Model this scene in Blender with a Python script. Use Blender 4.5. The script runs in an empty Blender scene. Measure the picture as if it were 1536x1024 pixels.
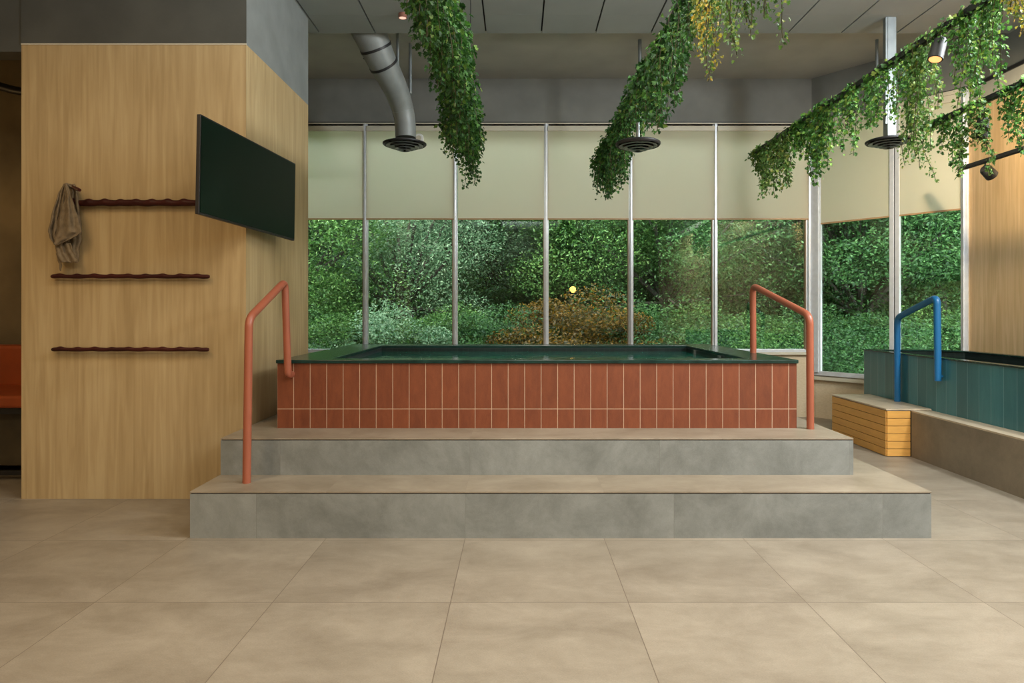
import bpy, math, random
import numpy as np
from mathutils import Vector, Matrix

C = bpy.context.scene.collection
H = 1.25            # eye height; every plan measure below is a multiple of it
F = 990.0           # focal length in pixels of the 1536 wide frame
CX, CY = 776.0, 465.0
R = math.radians

# ------------------------------------------------------------------ camera
cam = bpy.data.cameras.new('camera')
cam.sensor_width = 36.0
cam.lens = F / 1536 * 36.0
cam.shift_x = -(CX - 768) / 1536
cam.shift_y = -(512 - CY) / 1536
cam.clip_end = 300
co = bpy.data.objects.new('camera', cam)
C.objects.link(co)
co.location = (0, 0, H)
co.rotation_euler = (R(90), 0, 0)
bpy.context.scene.camera = co

# ------------------------------------------------------------------ colour management
vs = bpy.context.scene.view_settings
vs.view_transform = 'Standard'
vs.look = 'None'
vs.gamma = 1.0
vs.exposure = 0.0
vs.use_curve_mapping = False

# ------------------------------------------------------------------ sky and sun
w = bpy.data.worlds.new('sky')
bpy.context.scene.world = w
w.use_nodes = True
bg = w.node_tree.nodes['Background']
bg.inputs[0].default_value = (0.84, 0.93, 1.0, 1)
bg.inputs[1].default_value = 10.0


def light(name, kind, loc, rot, energy, color, **kw):
    l = bpy.data.lights.new(name, kind)
    l.energy = energy
    l.color = color
    for k, v in kw.items():
        setattr(l, k, v)
    o = bpy.data.objects.new(name, l)
    C.objects.link(o)
    o.location = loc
    o.rotation_euler = rot
    return o


light('sun', 'SUN', (0, -10, 20), (R(38), R(-18), 0), 9.0, (1.0, 0.95, 0.85), angle=R(12))

WARM = (1.0, 0.70, 0.38)
SOFT = (1.0, 0.92, 0.80)
COOL = (0.96, 0.98, 1.0)
# unseen area lights added at ceiling height to brighten the room
for (x, y, e, c, s) in ((-2.8, -1.4, 80, WARM, 1.2), (0.6, -1.4, 100, SOFT, 1.2), (3.4, -1.0, 160, COOL, 1.2),
                        (-2.6, 1.6, 48, WARM, 1.0), (0.3, 2.2, 60, SOFT, 1.0), (2.9, 2.4, 95, COOL, 1.0)):
    light('room_fill_light', 'AREA', (x, y, 3.0 * H - 0.05), (0, 0, 0), e, c, shape='SQUARE', size=s)
# unseen upward area lights added to brighten the ceiling and the risers
for (x, y, e) in ((-0.6, 2.5, 60), (1.6, 2.6, 66), (3.7, 2.6, 36), (0.0, -3.0, 140)):
    light('ceiling_fill', 'AREA', (x, y, 2.22 * H), (math.pi, 0, 0), e, COOL, shape='SQUARE', size=1.2)
light('pier_fill', 'AREA', (3.2 * H, 2.2 * H, 2.72 * H), (Vector((-1, 0.30, -0.42))).to_track_quat('-Z', 'Y').to_euler(), 210, (0.90, 0.95, 1.0), shape='SQUARE', size=0.6)  # unseen area light added to brighten the side face of the pier
for (x, y) in ((3.2, 3.7),):  # unseen spot added to brighten the birch wall
    light('wall_fill', 'SPOT', (x * H, y * H, 2.4 * H), (Vector((0.42, 1.1, -0.42))).to_track_quat('-Z', 'Y').to_euler(), 260, (1.0, 0.78, 0.52),
          spot_size=R(95), spot_blend=1.0, shadow_soft_size=0.03)
light('lounge_lamp', 'POINT', (-4.6, 4.6, 2.3), (0, 0, 0), 8, (1.0, 0.62, 0.25), shadow_soft_size=0.15)

# ------------------------------------------------------------------ materials


def newmat(name):
    m = bpy.data.materials.new(name)
    m.use_nodes = True
    nt = m.node_tree
    return m, nt, nt.nodes, nt.links, nt.nodes['Principled BSDF']


def plain(name, col, rough=0.5, metal=0.0, spec=0.5, var=0.0, scale=8.0, bump=0.0, bscale=60.0, stretch=(1, 1, 1)):
    m, nt, n, l, b = newmat(name)
    b.inputs['Roughness'].default_value = rough
    b.inputs['Metallic'].default_value = metal
    b.inputs['Specular IOR Level'].default_value = spec
    g = n.new('ShaderNodeNewGeometry')
    mp = n.new('ShaderNodeMapping')
    mp.inputs['Scale'].default_value = stretch
    l.new(g.outputs['Position'], mp.inputs['Vector'])
    nz = n.new('ShaderNodeTexNoise')
    nz.inputs['Scale'].default_value = scale
    nz.inputs['Detail'].default_value = 5
    l.new(mp.outputs[0], nz.inputs['Vector'])
    cr = n.new('ShaderNodeValToRGB')
    cr.color_ramp.elements[0].position = 0.3
    cr.color_ramp.elements[1].position = 0.7
    cr.color_ramp.elements[0].color = [c * (1 - var) for c in col] + [1]
    cr.color_ramp.elements[1].color = [min(1, c * (1 + var)) for c in col] + [1]
    l.new(nz.outputs[0], cr.inputs[0])
    l.new(cr.outputs[0], b.inputs['Base Color'])
    if bump:
        nb = n.new('ShaderNodeTexNoise')
        nb.inputs['Scale'].default_value = bscale
        nb.inputs['Detail'].default_value = 3
        l.new(mp.outputs[0], nb.inputs['Vector'])
        bp = n.new('ShaderNodeBump')
        bp.inputs['Strength'].default_value = bump
        bp.inputs['Distance'].default_value = 0.002
        l.new(nb.outputs[0], bp.inputs['Height'])
        l.new(bp.outputs[0], b.inputs['Normal'])
    return m


def mathn(n, l, op, a, b=None, c=None):
    x = n.new('ShaderNodeMath')
    x.operation = op
    for i, v in enumerate((a, b, c)):
        if v is None:
            continue
        if isinstance(v, (int, float)):
            x.inputs[i].default_value = v
        else:
            l.new(v, x.inputs[i])
    return x.outputs[0]


def tiles(name, c1, c2, axes, jw, jcol, rough=0.5, noise=3.0, tilevar=0.12, spec=0.5, bump=0.15, stretch=(1, 1, 1), fine=0.0):
    """surface cut into tiles along world axes: axes = [(axis index, spacing, offset)]"""
    m, nt, n, l, b = newmat(name)
    g = n.new('ShaderNodeNewGeometry')
    sep = n.new('ShaderNodeSeparateXYZ')
    l.new(g.outputs['Position'], sep.inputs[0])
    joint = None
    cell = n.new('ShaderNodeCombineXYZ')
    for k, (ax, sp, off) in enumerate(axes):
        t = mathn(n, l, 'DIVIDE', mathn(n, l, 'SUBTRACT', sep.outputs[ax], off), sp)
        l.new(mathn(n, l, 'FLOOR', t), cell.inputs[k])
        fr = mathn(n, l, 'FRACT', t)
        d = mathn(n, l, 'MULTIPLY', mathn(n, l, 'MINIMUM', fr, mathn(n, l, 'SUBTRACT', 1.0, fr)), sp)
        j = mathn(n, l, 'LESS_THAN', d, jw / 2)
        joint = j if joint is None else mathn(n, l, 'MAXIMUM', joint, j)
    mp = n.new('ShaderNodeMapping')
    mp.inputs['Scale'].default_value = stretch
    l.new(g.outputs['Position'], mp.inputs['Vector'])
    wn = n.new('ShaderNodeTexWhiteNoise')
    l.new(cell.outputs[0], wn.inputs[0])
    off = n.new('ShaderNodeVectorMath')
    off.operation = 'MULTIPLY_ADD'
    l.new(wn.outputs['Color'], off.inputs[0])
    off.inputs[1].default_value = (20, 20, 20)
    l.new(mp.outputs[0], off.inputs[2])
    nz = n.new('ShaderNodeTexNoise')
    nz.inputs['Scale'].default_value = noise
    nz.inputs['Detail'].default_value = 8
    nz.inputs['Roughness'].default_value = 0.72
    nz.inputs['Distortion'].default_value = 0.3
    l.new(off.outputs[0], nz.inputs['Vector'])
    cr = n.new('ShaderNodeValToRGB')
    cr.color_ramp.elements[0].position = 0.33
    cr.color_ramp.elements[1].position = 0.68
    cr.color_ramp.elements[0].color = (*c1, 1)
    cr.color_ramp.elements[1].color = (*c2, 1)
    l.new(nz.outputs[0], cr.inputs[0])
    hs = n.new('ShaderNodeHueSaturation')
    l.new(cr.outputs[0], hs.inputs['Color'])
    l.new(mathn(n, l, 'ADD', mathn(n, l, 'MULTIPLY', wn.outputs['Value'], tilevar), 1 - tilevar / 2), hs.inputs['Value'])
    src = hs.outputs[0]
    nf = n.new('ShaderNodeTexNoise')
    nf.inputs['Scale'].default_value = 160
    nf.inputs['Detail'].default_value = 3
    l.new(mp.outputs[0], nf.inputs['Vector'])
    if fine:
        h2 = n.new('ShaderNodeHueSaturation')
        l.new(src, h2.inputs['Color'])
        l.new(mathn(n, l, 'ADD', mathn(n, l, 'MULTIPLY', nf.outputs[0], fine * 2), 1 - fine), h2.inputs['Value'])
        src = h2.outputs[0]
    mx = n.new('ShaderNodeMixRGB')
    l.new(joint, mx.inputs[0])
    l.new(src, mx.inputs[1])
    mx.inputs[2].default_value = (*jcol, 1)
    l.new(mx.outputs[0], b.inputs['Base Color'])
    b.inputs['Roughness'].default_value = rough
    b.inputs['Specular IOR Level'].default_value = spec
    bp = n.new('ShaderNodeBump')
    bp.inputs['Strength'].default_value = bump
    bp.inputs['Distance'].default_value = 0.003
    l.new(mathn(n, l, 'SUBTRACT', nf.outputs[0], mathn(n, l, 'MULTIPLY', joint, 1.5)), bp.inputs['Height'])
    l.new(bp.outputs[0], b.inputs['Normal'])
    return m


def wood(name, c1, c2, c3, rough=0.5, spec=0.35, seam=None):
    """vertical grained veneer"""
    m, nt, n, l, b = newmat(name)
    g = n.new('ShaderNodeNewGeometry')
    mp = n.new('ShaderNodeMapping')
    mp.inputs['Scale'].default_value = (1, 1, 0.05)
    l.new(g.outputs['Position'], mp.inputs['Vector'])
    a = n.new('ShaderNodeTexNoise')
    a.inputs['Scale'].default_value = 26
    a.inputs['Detail'].default_value = 7
    a.inputs['Distortion'].default_value = 0.8
    l.new(mp.outputs[0], a.inputs['Vector'])
    mp2 = n.new('ShaderNodeMapping')
    mp2.inputs['Scale'].default_value = (1, 1, 0.22)
    l.new(g.outputs['Position'], mp2.inputs['Vector'])
    f = n.new('ShaderNodeTexNoise')
    f.inputs['Scale'].default_value = 4.5
    f.inputs['Detail'].default_value = 4
    l.new(mp2.outputs[0], f.inputs['Vector'])
    t = mathn(n, l, 'ADD', mathn(n, l, 'MULTIPLY', a.outputs[0], 0.62), mathn(n, l, 'MULTIPLY', f.outputs[0], 0.38))
    cr = n.new('ShaderNodeValToRGB')
    e = cr.color_ramp.elements
    e[0].position, e[0].color = 0.36, (*c1, 1)
    e[1].position, e[1].color = 0.62, (*c3, 1)
    k = e.new(0.5)
    k.color = (*c2, 1)
    l.new(t, cr.inputs[0])
    l.new(cr.outputs[0], b.inputs['Base Color'])
    b.inputs['Roughness'].default_value = rough
    b.inputs['Specular IOR Level'].default_value = spec
    bp = n.new('ShaderNodeBump')
    bp.inputs['Strength'].default_value = 0.12
    bp.inputs['Distance'].default_value = 0.001
    l.new(a.outputs[0], bp.inputs['Height'])
    l.new(bp.outputs[0], b.inputs['Normal'])
    return m


def leafmat(name, stops, rough=0.55, trans=0.3, hue_noise=True):
    """every leaf (mesh island) takes its own shade of the ramp"""
    m, nt, n, l, b = newmat(name)
    g = n.new('ShaderNodeNewGeometry')
    cr = n.new('ShaderNodeValToRGB')
    e = cr.color_ramp.elements
    e[0].position, e[0].color = stops[0][0], (*stops[0][1], 1)
    e[1].position, e[1].color = stops[-1][0], (*stops[-1][1], 1)
    for p, c in stops[1:-1]:
        k = e.new(p)
        k.color = (*c, 1)
    l.new(g.outputs['Random Per Island'], cr.inputs[0])
    l.new(cr.outputs[0], b.inputs['Base Color'])
    b.inputs['Roughness'].default_value = rough
    b.inputs['Specular IOR Level'].default_value = 0.4
    tr = n.new('ShaderNodeBsdfTranslucent')
    l.new(cr.outputs[0], tr.inputs[0])
    mx = n.new('ShaderNodeMixShader')
    mx.inputs[0].default_value = trans
    l.new(b.outputs[0], mx.inputs[1])
    l.new(tr.outputs[0], mx.inputs[2])
    l.new(mx.outputs[0], n['Material Output'].inputs[0])
    return m


M = {}
M['floor'] = tiles('floor_tile', (0.195, 0.160, 0.114), (0.305, 0.260, 0.195),
                   [(0, 0.609 * H, -0.229 * H), (1, 0.609 * H, 2.868 * H)], 0.0035, (0.13, 0.10, 0.07), rough=0.42, noise=2.2,
                   tilevar=0.08, fine=0.24, stretch=(1, 1.7, 1))
M['tread'] = tiles('tread_tile', (0.195, 0.155, 0.105), (0.315, 0.262, 0.190),
                   [(0, 0.609 * H, -0.229 * H)], 0.002, (0.22, 0.18, 0.13), rough=0.42, noise=2.4, tilevar=0.10, fine=0.08,
                   stretch=(1, 1.7, 1))
M['riser'] = tiles('cool_lit_riser_tile', (0.155, 0.162, 0.145), (0.275, 0.285, 0.262),
                   [(0, 0.916 * H, -0.229 * H)], 0.002, (0.17, 0.17, 0.15), rough=0.6, noise=2.6, tilevar=0.06, fine=0.12)  # tread tile again, with cooler light put into its colour
M['redtile'] = tiles('terracotta_tile', (0.150, 0.036, 0.011), (0.215, 0.057, 0.018),
                     [(0, 0.08642 * H, -1.1715 * H), (2, 0.24 * H, 0.483 * H)], 0.0034, (0.50, 0.36, 0.25), rough=0.55,
                     noise=7, tilevar=0.16, fine=0.06, stretch=(2.2, 1, 0.6))
M['redside'] = tiles('terracotta_side', (0.150, 0.036, 0.011), (0.215, 0.057, 0.018),
                     [(1, 0.08642 * H, 3.457 * H), (2, 0.24 * H, 0.483 * H)], 0.0034, (0.50, 0.36, 0.25), rough=0.55,
                     noise=7, tilevar=0.16, fine=0.06)
M['tealtile'] = tiles('teal_tile', (0.028, 0.13, 0.15), (0.048, 0.18, 0.195),
                      [(1, 0.103 * H, 5.38 * H)], 0.004, (0.16, 0.30, 0.31), rough=0.28, noise=4, tilevar=0.5, fine=0.05,
                      stretch=(1, 3, 0.4))
M['wood'] = wood('oak_veneer', (0.35, 0.248, 0.118), (0.42, 0.305, 0.152), (0.475, 0.358, 0.188))
M['woodpale'] = wood('pale_birch_ply', (0.52, 0.35, 0.17), (0.62, 0.43, 0.22), (0.70, 0.50, 0.28))
M['plaster'] = plain('grey_plaster', (0.17, 0.175, 0.155), rough=0.9, var=0.14, scale=3, bump=0.2, bscale=90)
M['plastershaded'] = plain('shaded_grey_plaster', (0.066, 0.067, 0.056), rough=0.9, var=0.16, scale=3, bump=0.2, bscale=90)  # pier plaster with the shade of its front put into the colour
M['plasterlit'] = plain('lit_grey_plaster', (0.185, 0.20, 0.19), rough=0.9, var=0.10, scale=5, bump=0.2)  # same pier plaster, window light on its side put into the colour
M['ceiltile'] = plain('ceiling_panel_grey', (0.25, 0.265, 0.25), rough=0.85, var=0.05, scale=3)
M['ceilup'] = plain('upper_ceiling', (0.37, 0.365, 0.335), rough=0.9, var=0.08, scale=3)
M['pale'] = plain('pale_wall_paint', (0.46, 0.45, 0.38), rough=0.85, var=0.05)
M['linen'] = tiles('woven_wall_panel', (0.50, 0.41, 0.27), (0.62, 0.52, 0.36), [(0, 0.3 * H, 0.1)], 0.003, (0.2, 0.16, 0.1),
                   rough=0.8, noise=30, tilevar=0.04, stretch=(1, 1, 3))
M['black'] = plain('black_metal', (0.012, 0.012, 0.013), rough=0.45, var=0.1)
M['blackgap'] = plain('dark_gap', (0.015, 0.012, 0.010), rough=0.9)
M['alu'] = plain('brushed_aluminium', (0.70, 0.74, 0.77), rough=0.32, metal=0.35, var=0.06, scale=20)
M['reflectwarm'] = plain('warm_reflection_strip', (0.30, 0.19, 0.11), rough=0.4, metal=0.3, var=0.08)  # warm reflection on the mullions, painted as a colour
M['cream'] = plain('cream_profile', (0.52, 0.49, 0.38), rough=0.6, var=0.03)
M['galv'] = plain('galvanised_steel', (0.27, 0.30, 0.30), rough=0.42, metal=0.65, var=0.12, scale=12)
M['galvdark'] = plain('dark_steel', (0.26, 0.285, 0.28), rough=0.4, metal=0.5, var=0.1)
M['duct'] = plain('painted_duct', (0.24, 0.26, 0.25), rough=0.5, metal=0.25, var=0.10, scale=9)
M['coral'] = plain('coral_powder_coat', (0.33, 0.098, 0.052), rough=0.38, var=0.05)
M['blue'] = plain('blue_powder_coat', (0.012, 0.13, 0.30), rough=0.35, var=0.05)
M['stone'] = plain('dark_green_stone', (0.010, 0.034, 0.027), rough=0.2, var=0.35, scale=14)
M['basin'] = tiles('dark_basin_mosaic', (0.006, 0.012, 0.011), (0.014, 0.028, 0.025), [(0, 0.05, 0), (2, 0.05, 0)], 0.003,
                   (0.03, 0.04, 0.04), rough=0.3, noise=9)
M['redwood'] = plain('dark_red_wood', (0.042, 0.007, 0.005), rough=0.5, spec=0.25, var=0.45, scale=16, bump=0.3, bscale=30, stretch=(0.3, 1, 1))
M['yellow'] = plain('yellow_slats', (0.66, 0.335, 0.075), rough=0.5, var=0.07, scale=9, stretch=(1, 1, 6))
M['deck'] = tiles('sandstone_top', (0.42, 0.33, 0.22), (0.58, 0.47, 0.33), [(1, 1.1, 6.1)], 0.002, (0.3, 0.24, 0.16), rough=0.35, noise=5)
M['plinth'] = tiles('brown_stone_plinth', (0.17, 0.135, 0.09), (0.26, 0.21, 0.145), [(1, 1.5, 5.625)], 0.002, (0.1, 0.08, 0.06),
                    rough=0.55, noise=3, fine=0.12)
M['orange'] = plain('orange_leather', (0.28, 0.05, 0.008), rough=0.45, var=0.12, bump=0.15)
M['darkwood'] = plain('dark_bench_panel', (0.055, 0.042, 0.022), rough=0.4, var=0.4, scale=4)
M['linencloth'] = plain('taupe_linen', (0.185, 0.14, 0.085), rough=0.95, var=0.22, scale=40, bump=0.6, bscale=220)
M['white'] = plain('white_enamel', (0.75, 0.75, 0.72), rough=0.4)
M['bark'] = plain('bark', (0.045, 0.038, 0.028), rough=0.9, var=0.35, scale=14, bump=0.5)
M['vinestem'] = plain('vine_stem', (0.06, 0.055, 0.02), rough=0.8, var=0.2)
M['grass'] = plain('undergrowth', (0.03, 0.06, 0.022), rough=0.95, var=0.4, scale=1.5, bump=0.8, bscale=12)
M['ivy'] = leafmat('ivy_leaf', [(0.0, (0.018, 0.068, 0.012)), (0.45, (0.053, 0.173, 0.027)), (0.8, (0.120, 0.300, 0.045)), (1.0, (0.300, 0.405, 0.068))])
M['ivydark'] = leafmat('dark_ivy_leaf', [(0.0, (0.010, 0.042, 0.008)), (0.55, (0.030, 0.111, 0.019)), (0.9, (0.070, 0.199, 0.030)), (1.0, (0.176, 0.246, 0.047))])
M['ivylight'] = leafmat('light_ivy_leaf', [(0.0, (0.034, 0.090, 0.017)), (0.5, (0.095, 0.213, 0.039)), (0.85, (0.179, 0.303, 0.067)), (1.0, (0.382, 0.404, 0.090))])
M['ivyyellow'] = leafmat('yellowing_leaf', [(0.0, (0.05, 0.10, 0.015)), (0.4, (0.16, 0.22, 0.03)), (0.7, (0.42, 0.36, 0.04)), (1.0, (0.62, 0.40, 0.05))])
M['treemid'] = leafmat('tree_leaf_mid', [(0.0, (0.024, 0.076, 0.014)), (0.5, (0.061, 0.151, 0.029)), (1.0, (0.147, 0.258, 0.064))], trans=0.35)
M['treedark'] = leafmat('tree_leaf_dark', [(0.0, (0.015, 0.050, 0.015)), (0.5, (0.033, 0.099, 0.022)), (1.0, (0.084, 0.188, 0.053))], trans=0.35)
M['treepale'] = leafmat('tree_leaf_pale', [(0.0, (0.058, 0.137, 0.062)), (0.5, (0.130, 0.237, 0.119)), (1.0, (0.312, 0.409, 0.251))], trans=0.35)
M['treegold'] = leafmat('tree_leaf_gold', [(0.0, (0.020, 0.028, 0.004)), (0.45, (0.085, 0.050, 0.004)), (1.0, (0.24, 0.115, 0.006))], trans=0.35)

# thin glass
m, nt, n, l, b = newmat('window_glass')
n.remove(b)
tb = n.new('ShaderNodeBsdfTransparent')
tb.inputs[0].default_value = (0.925, 0.97, 0.945, 1)
gb = n.new('ShaderNodeBsdfGlossy')
gb.inputs[0].default_value = (0.9, 1, 0.96, 1)
gb.inputs[1].default_value = 0.0
lw = n.new('ShaderNodeFresnel')
lw.inputs[0].default_value = 1.5
mx = n.new('ShaderNodeMixShader')
l.new(lw.outputs[0], mx.inputs[0])
l.new(tb.outputs[0], mx.inputs[1])
l.new(gb.outputs[0], mx.inputs[2])
l.new(mx.outputs[0], n['Material Output'].inputs[0])
M['glass'] = m

# translucent screen fabric
m, nt, n, l, b = newmat('screen_fabric')
b.inputs['Base Color'].default_value = (0.74, 0.68, 0.55, 1)
b.inputs['Roughness'].default_value = 0.9
b.inputs['Specular IOR Level'].default_value = 0.1
tr = n.new('ShaderNodeBsdfTranslucent')
tr.inputs[0].default_value = (0.95, 0.90, 0.78, 1)
tp = n.new('ShaderNodeBsdfTransparent')
m1 = n.new('ShaderNodeMixShader')
m1.inputs[0].default_value = 0.62
l.new(b.outputs[0], m1.inputs[1])
l.new(tr.outputs[0], m1.inputs[2])
m2 = n.new('ShaderNodeMixShader')
m2.inputs[0].default_value = 0.09
l.new(m1.outputs[0], m2.inputs[1])
l.new(tp.outputs[0], m2.inputs[2])
l.new(m2.outputs[0], n['Material Output'].inputs[0])
M['blind'] = m

# still water, gently rippled
m, nt, n, l, b = newmat('pool_water')
b.inputs['Base Color'].default_value = (0.008, 0.11, 0.075, 1)
b.inputs['Roughness'].default_value = 0.04
b.inputs['IOR'].default_value = 1.33
nz = n.new('ShaderNodeTexNoise')
nz.inputs['Scale'].default_value = 14
g = n.new('ShaderNodeNewGeometry')
l.new(g.outputs['Position'], nz.inputs['Vector'])
bp = n.new('ShaderNodeBump')
bp.inputs['Strength'].default_value = 0.25
bp.inputs['Distance'].default_value = 0.01
l.new(nz.outputs[0], bp.inputs['Height'])
l.new(bp.outputs[0], b.inputs['Normal'])
M['water'] = m

# television glass
m = plain('television_screen', (0.003, 0.012, 0.007), rough=0.35, spec=0.10)
M['screen'] = m


def emis(name, col, s):
    m, nt, n, l, b = newmat(name)
    b.inputs['Base Color'].default_value = (*col, 1)
    b.inputs['Emission Color'].default_value = (*col, 1)
    b.inputs['Emission Strength'].default_value = s
    return m


M['lampwarm'] = emis('lit_lens_warm', (1.0, 0.42, 0.15), 1.6)
M['lampdown'] = emis('lit_downlight_lens', (1.0, 0.62, 0.48), 0.9)
M['lampglow'] = emis('pendant_globe', (1.0, 0.45, 0.10), 40)

# ------------------------------------------------------------------ mesh helpers


class MB:
    def __init__(s):
        s.v = []
        s.f = []

    def add(s, vs_, fs):
        k = len(s.v)
        s.v += [tuple(p) for p in vs_]
        s.f += [tuple(i + k for i in f) for f in fs]
        return s

    def box(s, x0, x1, y0, y1, z0, z1):
        return s.add([(x0, y0, z0), (x1, y0, z0), (x1, y1, z0), (x0, y1, z0), (x0, y0, z1), (x1, y0, z1), (x1, y1, z1), (x0, y1, z1)],
                     [(0, 3, 2, 1), (4, 5, 6, 7), (0, 1, 5, 4), (1, 2, 6, 5), (2, 3, 7, 6), (3, 0, 4, 7)])

    def prism(s, poly, z0, z1):
        n_ = len(poly)
        return s.add([(x, y, z0) for x, y in poly] + [(x, y, z1) for x, y in poly],
                     [tuple(range(n_))[::-1], tuple(range(n_, 2 * n_))] +
                     [(i, (i + 1) % n_, n_ + (i + 1) % n_, n_ + i) for i in range(n_)])

    def ring(s, outer, inner, z0, z1):
        n_ = len(outer)
        vv = [(x, y, z0) for x, y in outer] + [(x, y, z0) for x, y in inner] + [(x, y, z1) for x, y in outer] + [(x, y, z1) for x, y in inner]
        ff = []
        for i in range(n_):
            j = (i + 1) % n_
            ff += [(i, j, 2 * n_ + j, 2 * n_ + i), (n_ + j, n_ + i, 3 * n_ + i, 3 * n_ + j),
                   (2 * n_ + i, 2 * n_ + j, 3 * n_ + j, 3 * n_ + i), (j, i, n_ + i, n_ + j)]
        return s.add(vv, ff)

    def obox(s, c, u, v, w_, hu, hv, hw):
        """box about c with half sizes along unit axes"""
        c, u, v, w_ = Vector(c), Vector(u), Vector(v), Vector(w_)
        P = [c + u * a * hu + v * b_ * hv + w_ * d * hw for d in (-1, 1) for (a, b_) in ((-1, -1), (1, -1), (1, 1), (-1, 1))]
        return s.add(P, [(0, 3, 2, 1), (4, 5, 6, 7), (0, 1, 5, 4), (1, 2, 6, 5), (2, 3, 7, 6), (3, 0, 4, 7)])

    def tube(s, pts, r, n_=16, caps=True):
        pts = [Vector(p) for p in pts]
        rs = r if isinstance(r, (list, tuple)) else [r] * len(pts)
        k = len(s.v)
        t = (pts[1] - pts[0]).normalized()
        a = t.orthogonal().normalized()
        for i, p in enumerate(pts):
            if i == 0:
                d = pts[1] - pts[0]
            elif i == len(pts) - 1:
                d = pts[-1] - pts[-2]
            else:
                d = (pts[i + 1] - p).normalized() + (p - pts[i - 1]).normalized()
            d.normalize()
            a = (a - d * a.dot(d)).normalized()
            b_ = d.cross(a)
            for j in range(n_):
                q = 2 * math.pi * j / n_
                s.v.append(tuple(p + (a * math.cos(q) + b_ * math.sin(q)) * rs[i]))
        for i in range(len(pts) - 1):
            for j in range(n_):
                j2 = (j + 1) % n_
                s.f.append((k + i * n_ + j, k + i * n_ + j2, k + (i + 1) * n_ + j2, k + (i + 1) * n_ + j))
        if caps:
            s.f.append(tuple(k + j for j in range(n_))[::-1])
            s.f.append(tuple(k + (len(pts) - 1) * n_ + j for j in range(n_)))
        return s

    def lathe(s, c, prof, n_=32):
        """prof = [(r, z)] about the vertical through c"""
        k = len(s.v)
        for r, z in prof:
            for j in range(n_):
                q = 2 * math.pi * j / n_
                s.v.append((c[0] + r * math.cos(q), c[1] + r * math.sin(q), c[2] + z))
        for i in range(len(prof) - 1):
            for j in range(n_):
                j2 = (j + 1) % n_
                s.f.append((k + i * n_ + j, k + i * n_ + j2, k + (i + 1) * n_ + j2, k + (i + 1) * n_ + j))
        return s

    def build(s, name, mat, parent=None, smooth=False, bevel=0.0):
        me = bpy.data.meshes.new(name)
        off = Vector((0, 0, 0))
        if parent is not None:
            q = parent
            while q is not None:
                off += q.location
                q = q.parent
        me.from_pydata([(x - off.x, y - off.y, z - off.z) for x, y, z in s.v] if off.length else s.v, [], s.f)
        me.materials.append(mat)
        if smooth:
            me.polygons.foreach_set('use_smooth', [True] * len(me.polygons))
            try:
                me.set_sharp_from_angle(angle=R(40))
            except Exception:
                pass
        me.update()
        o = bpy.data.objects.new(name, me)
        C.objects.link(o)
        if parent is not None:
            o.parent = parent
        if bevel:
            bv = o.modifiers.new('bevel', 'BEVEL')
            bv.width = bevel
            bv.segments = 2
            bv.limit_method = 'ANGLE'
        return o


def tag(o, label, cat, group=None, kind=None):
    o['label'] = label
    o['category'] = cat
    if group:
        o['group'] = group
    if kind:
        o['kind'] = kind
    return o


def thing(name, label, cat, loc=(0, 0, 0), group=None):
    o = bpy.data.objects.new(name, None)
    o.empty_display_size = 0.1
    C.objects.link(o)
    o.location = loc
    return tag(o, label, cat, group)


def struct(o):
    o['kind'] = 'structure'
    return o


def at(px, py, Y):
    """room point seen at that pixel at depth Y (in eye heights)"""
    return Vector(((px - CX) / F * Y * H, Y * H, H - (py - CY) / F * Y * H))


def bend(pts, r, n_=7):
    """round the corners of a polyline"""
    pts = [Vector(p) for p in pts]
    out = [pts[0]]
    for i in range(1, len(pts) - 1):
        a = (pts[i - 1] - pts[i])
        b_ = (pts[i + 1] - pts[i])
        rr = min(r, a.length * 0.45, b_.length * 0.45)
        p0 = pts[i] + a.normalized() * rr
        p2 = pts[i] + b_.normalized() * rr
        for k in range(n_ + 1):
            t = k / n_
            out.append(p0 * (1 - t) ** 2 + pts[i] * 2 * t * (1 - t) + p2 * t * t)
    out.append(pts[-1])
    return out


# ------------------------------------------------------------------ room shell
YB = 6.19           # window plane
ZT, ZU = 3.0, 3.17  # panelled ceiling, upper ceiling
YT = 4.77           # far edge of the panelled ceiling
C0 = (2.76, 6.19)   # corner where the slanted window bay starts
C1 = (3.55, 5.20)   # and where it meets the right wall
NEAR = -4.2

struct(MB().box(-5.2 * H, 4.2 * H, NEAR * H, 6.6 * H, -0.2, 0.0).build('floor', M['floor']))

# panelled ceiling: boards parted by narrow dark joints
mb = MB()
jx = [-5.2] + [(-0.2265 - 0.4 * k) for k in range(12, 0, -1)] + [-0.2265, 0.1735, 0.564, 0.964, 1.35, 1.952, 2.337, 2.737, 3.137, 3.62]
jx = sorted(jx)
rows = [NEAR + 0.0] + [4.47 - k * 0.985 for k in range(8, -1, -1)] + [YT]
g2 = 0.007
for i in range(len(jx) - 1):
    for j in range(len(rows) - 1):
        gy = 0.0012
        x0, x1 = jx[i] * H + g2, jx[i + 1] * H - g2
        if x1 - x0 < 0.02:
            continue
        mb.box(x0, x1, rows[j] * H + gy, rows[j + 1] * H - gy, ZT * H, ZT * H + 0.02)
struct(mb.build('ceiling', M['ceiltile']))
struct(MB().box(-5.3 * H, 4.2 * H, NEAR * H, YT * H, ZT * H + 0.022, ZU * H + 0.25).build('ceiling_void', M['blackgap']))
struct(MB().box(-5.3 * H, 4.2 * H, YT * H, 6.7 * H, ZU * H, ZU * H + 0.25).build('ceiling_upper', M['ceilup']))

# plaster beam over the windows
HD = 2.745
struct(MB().box(-2.6 * H, (C0[0] + 0.1) * H, YB * H, (YB + 0.25) * H, HD * H, ZU * H).build('wall_far_lintel', M['plaster']))

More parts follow.
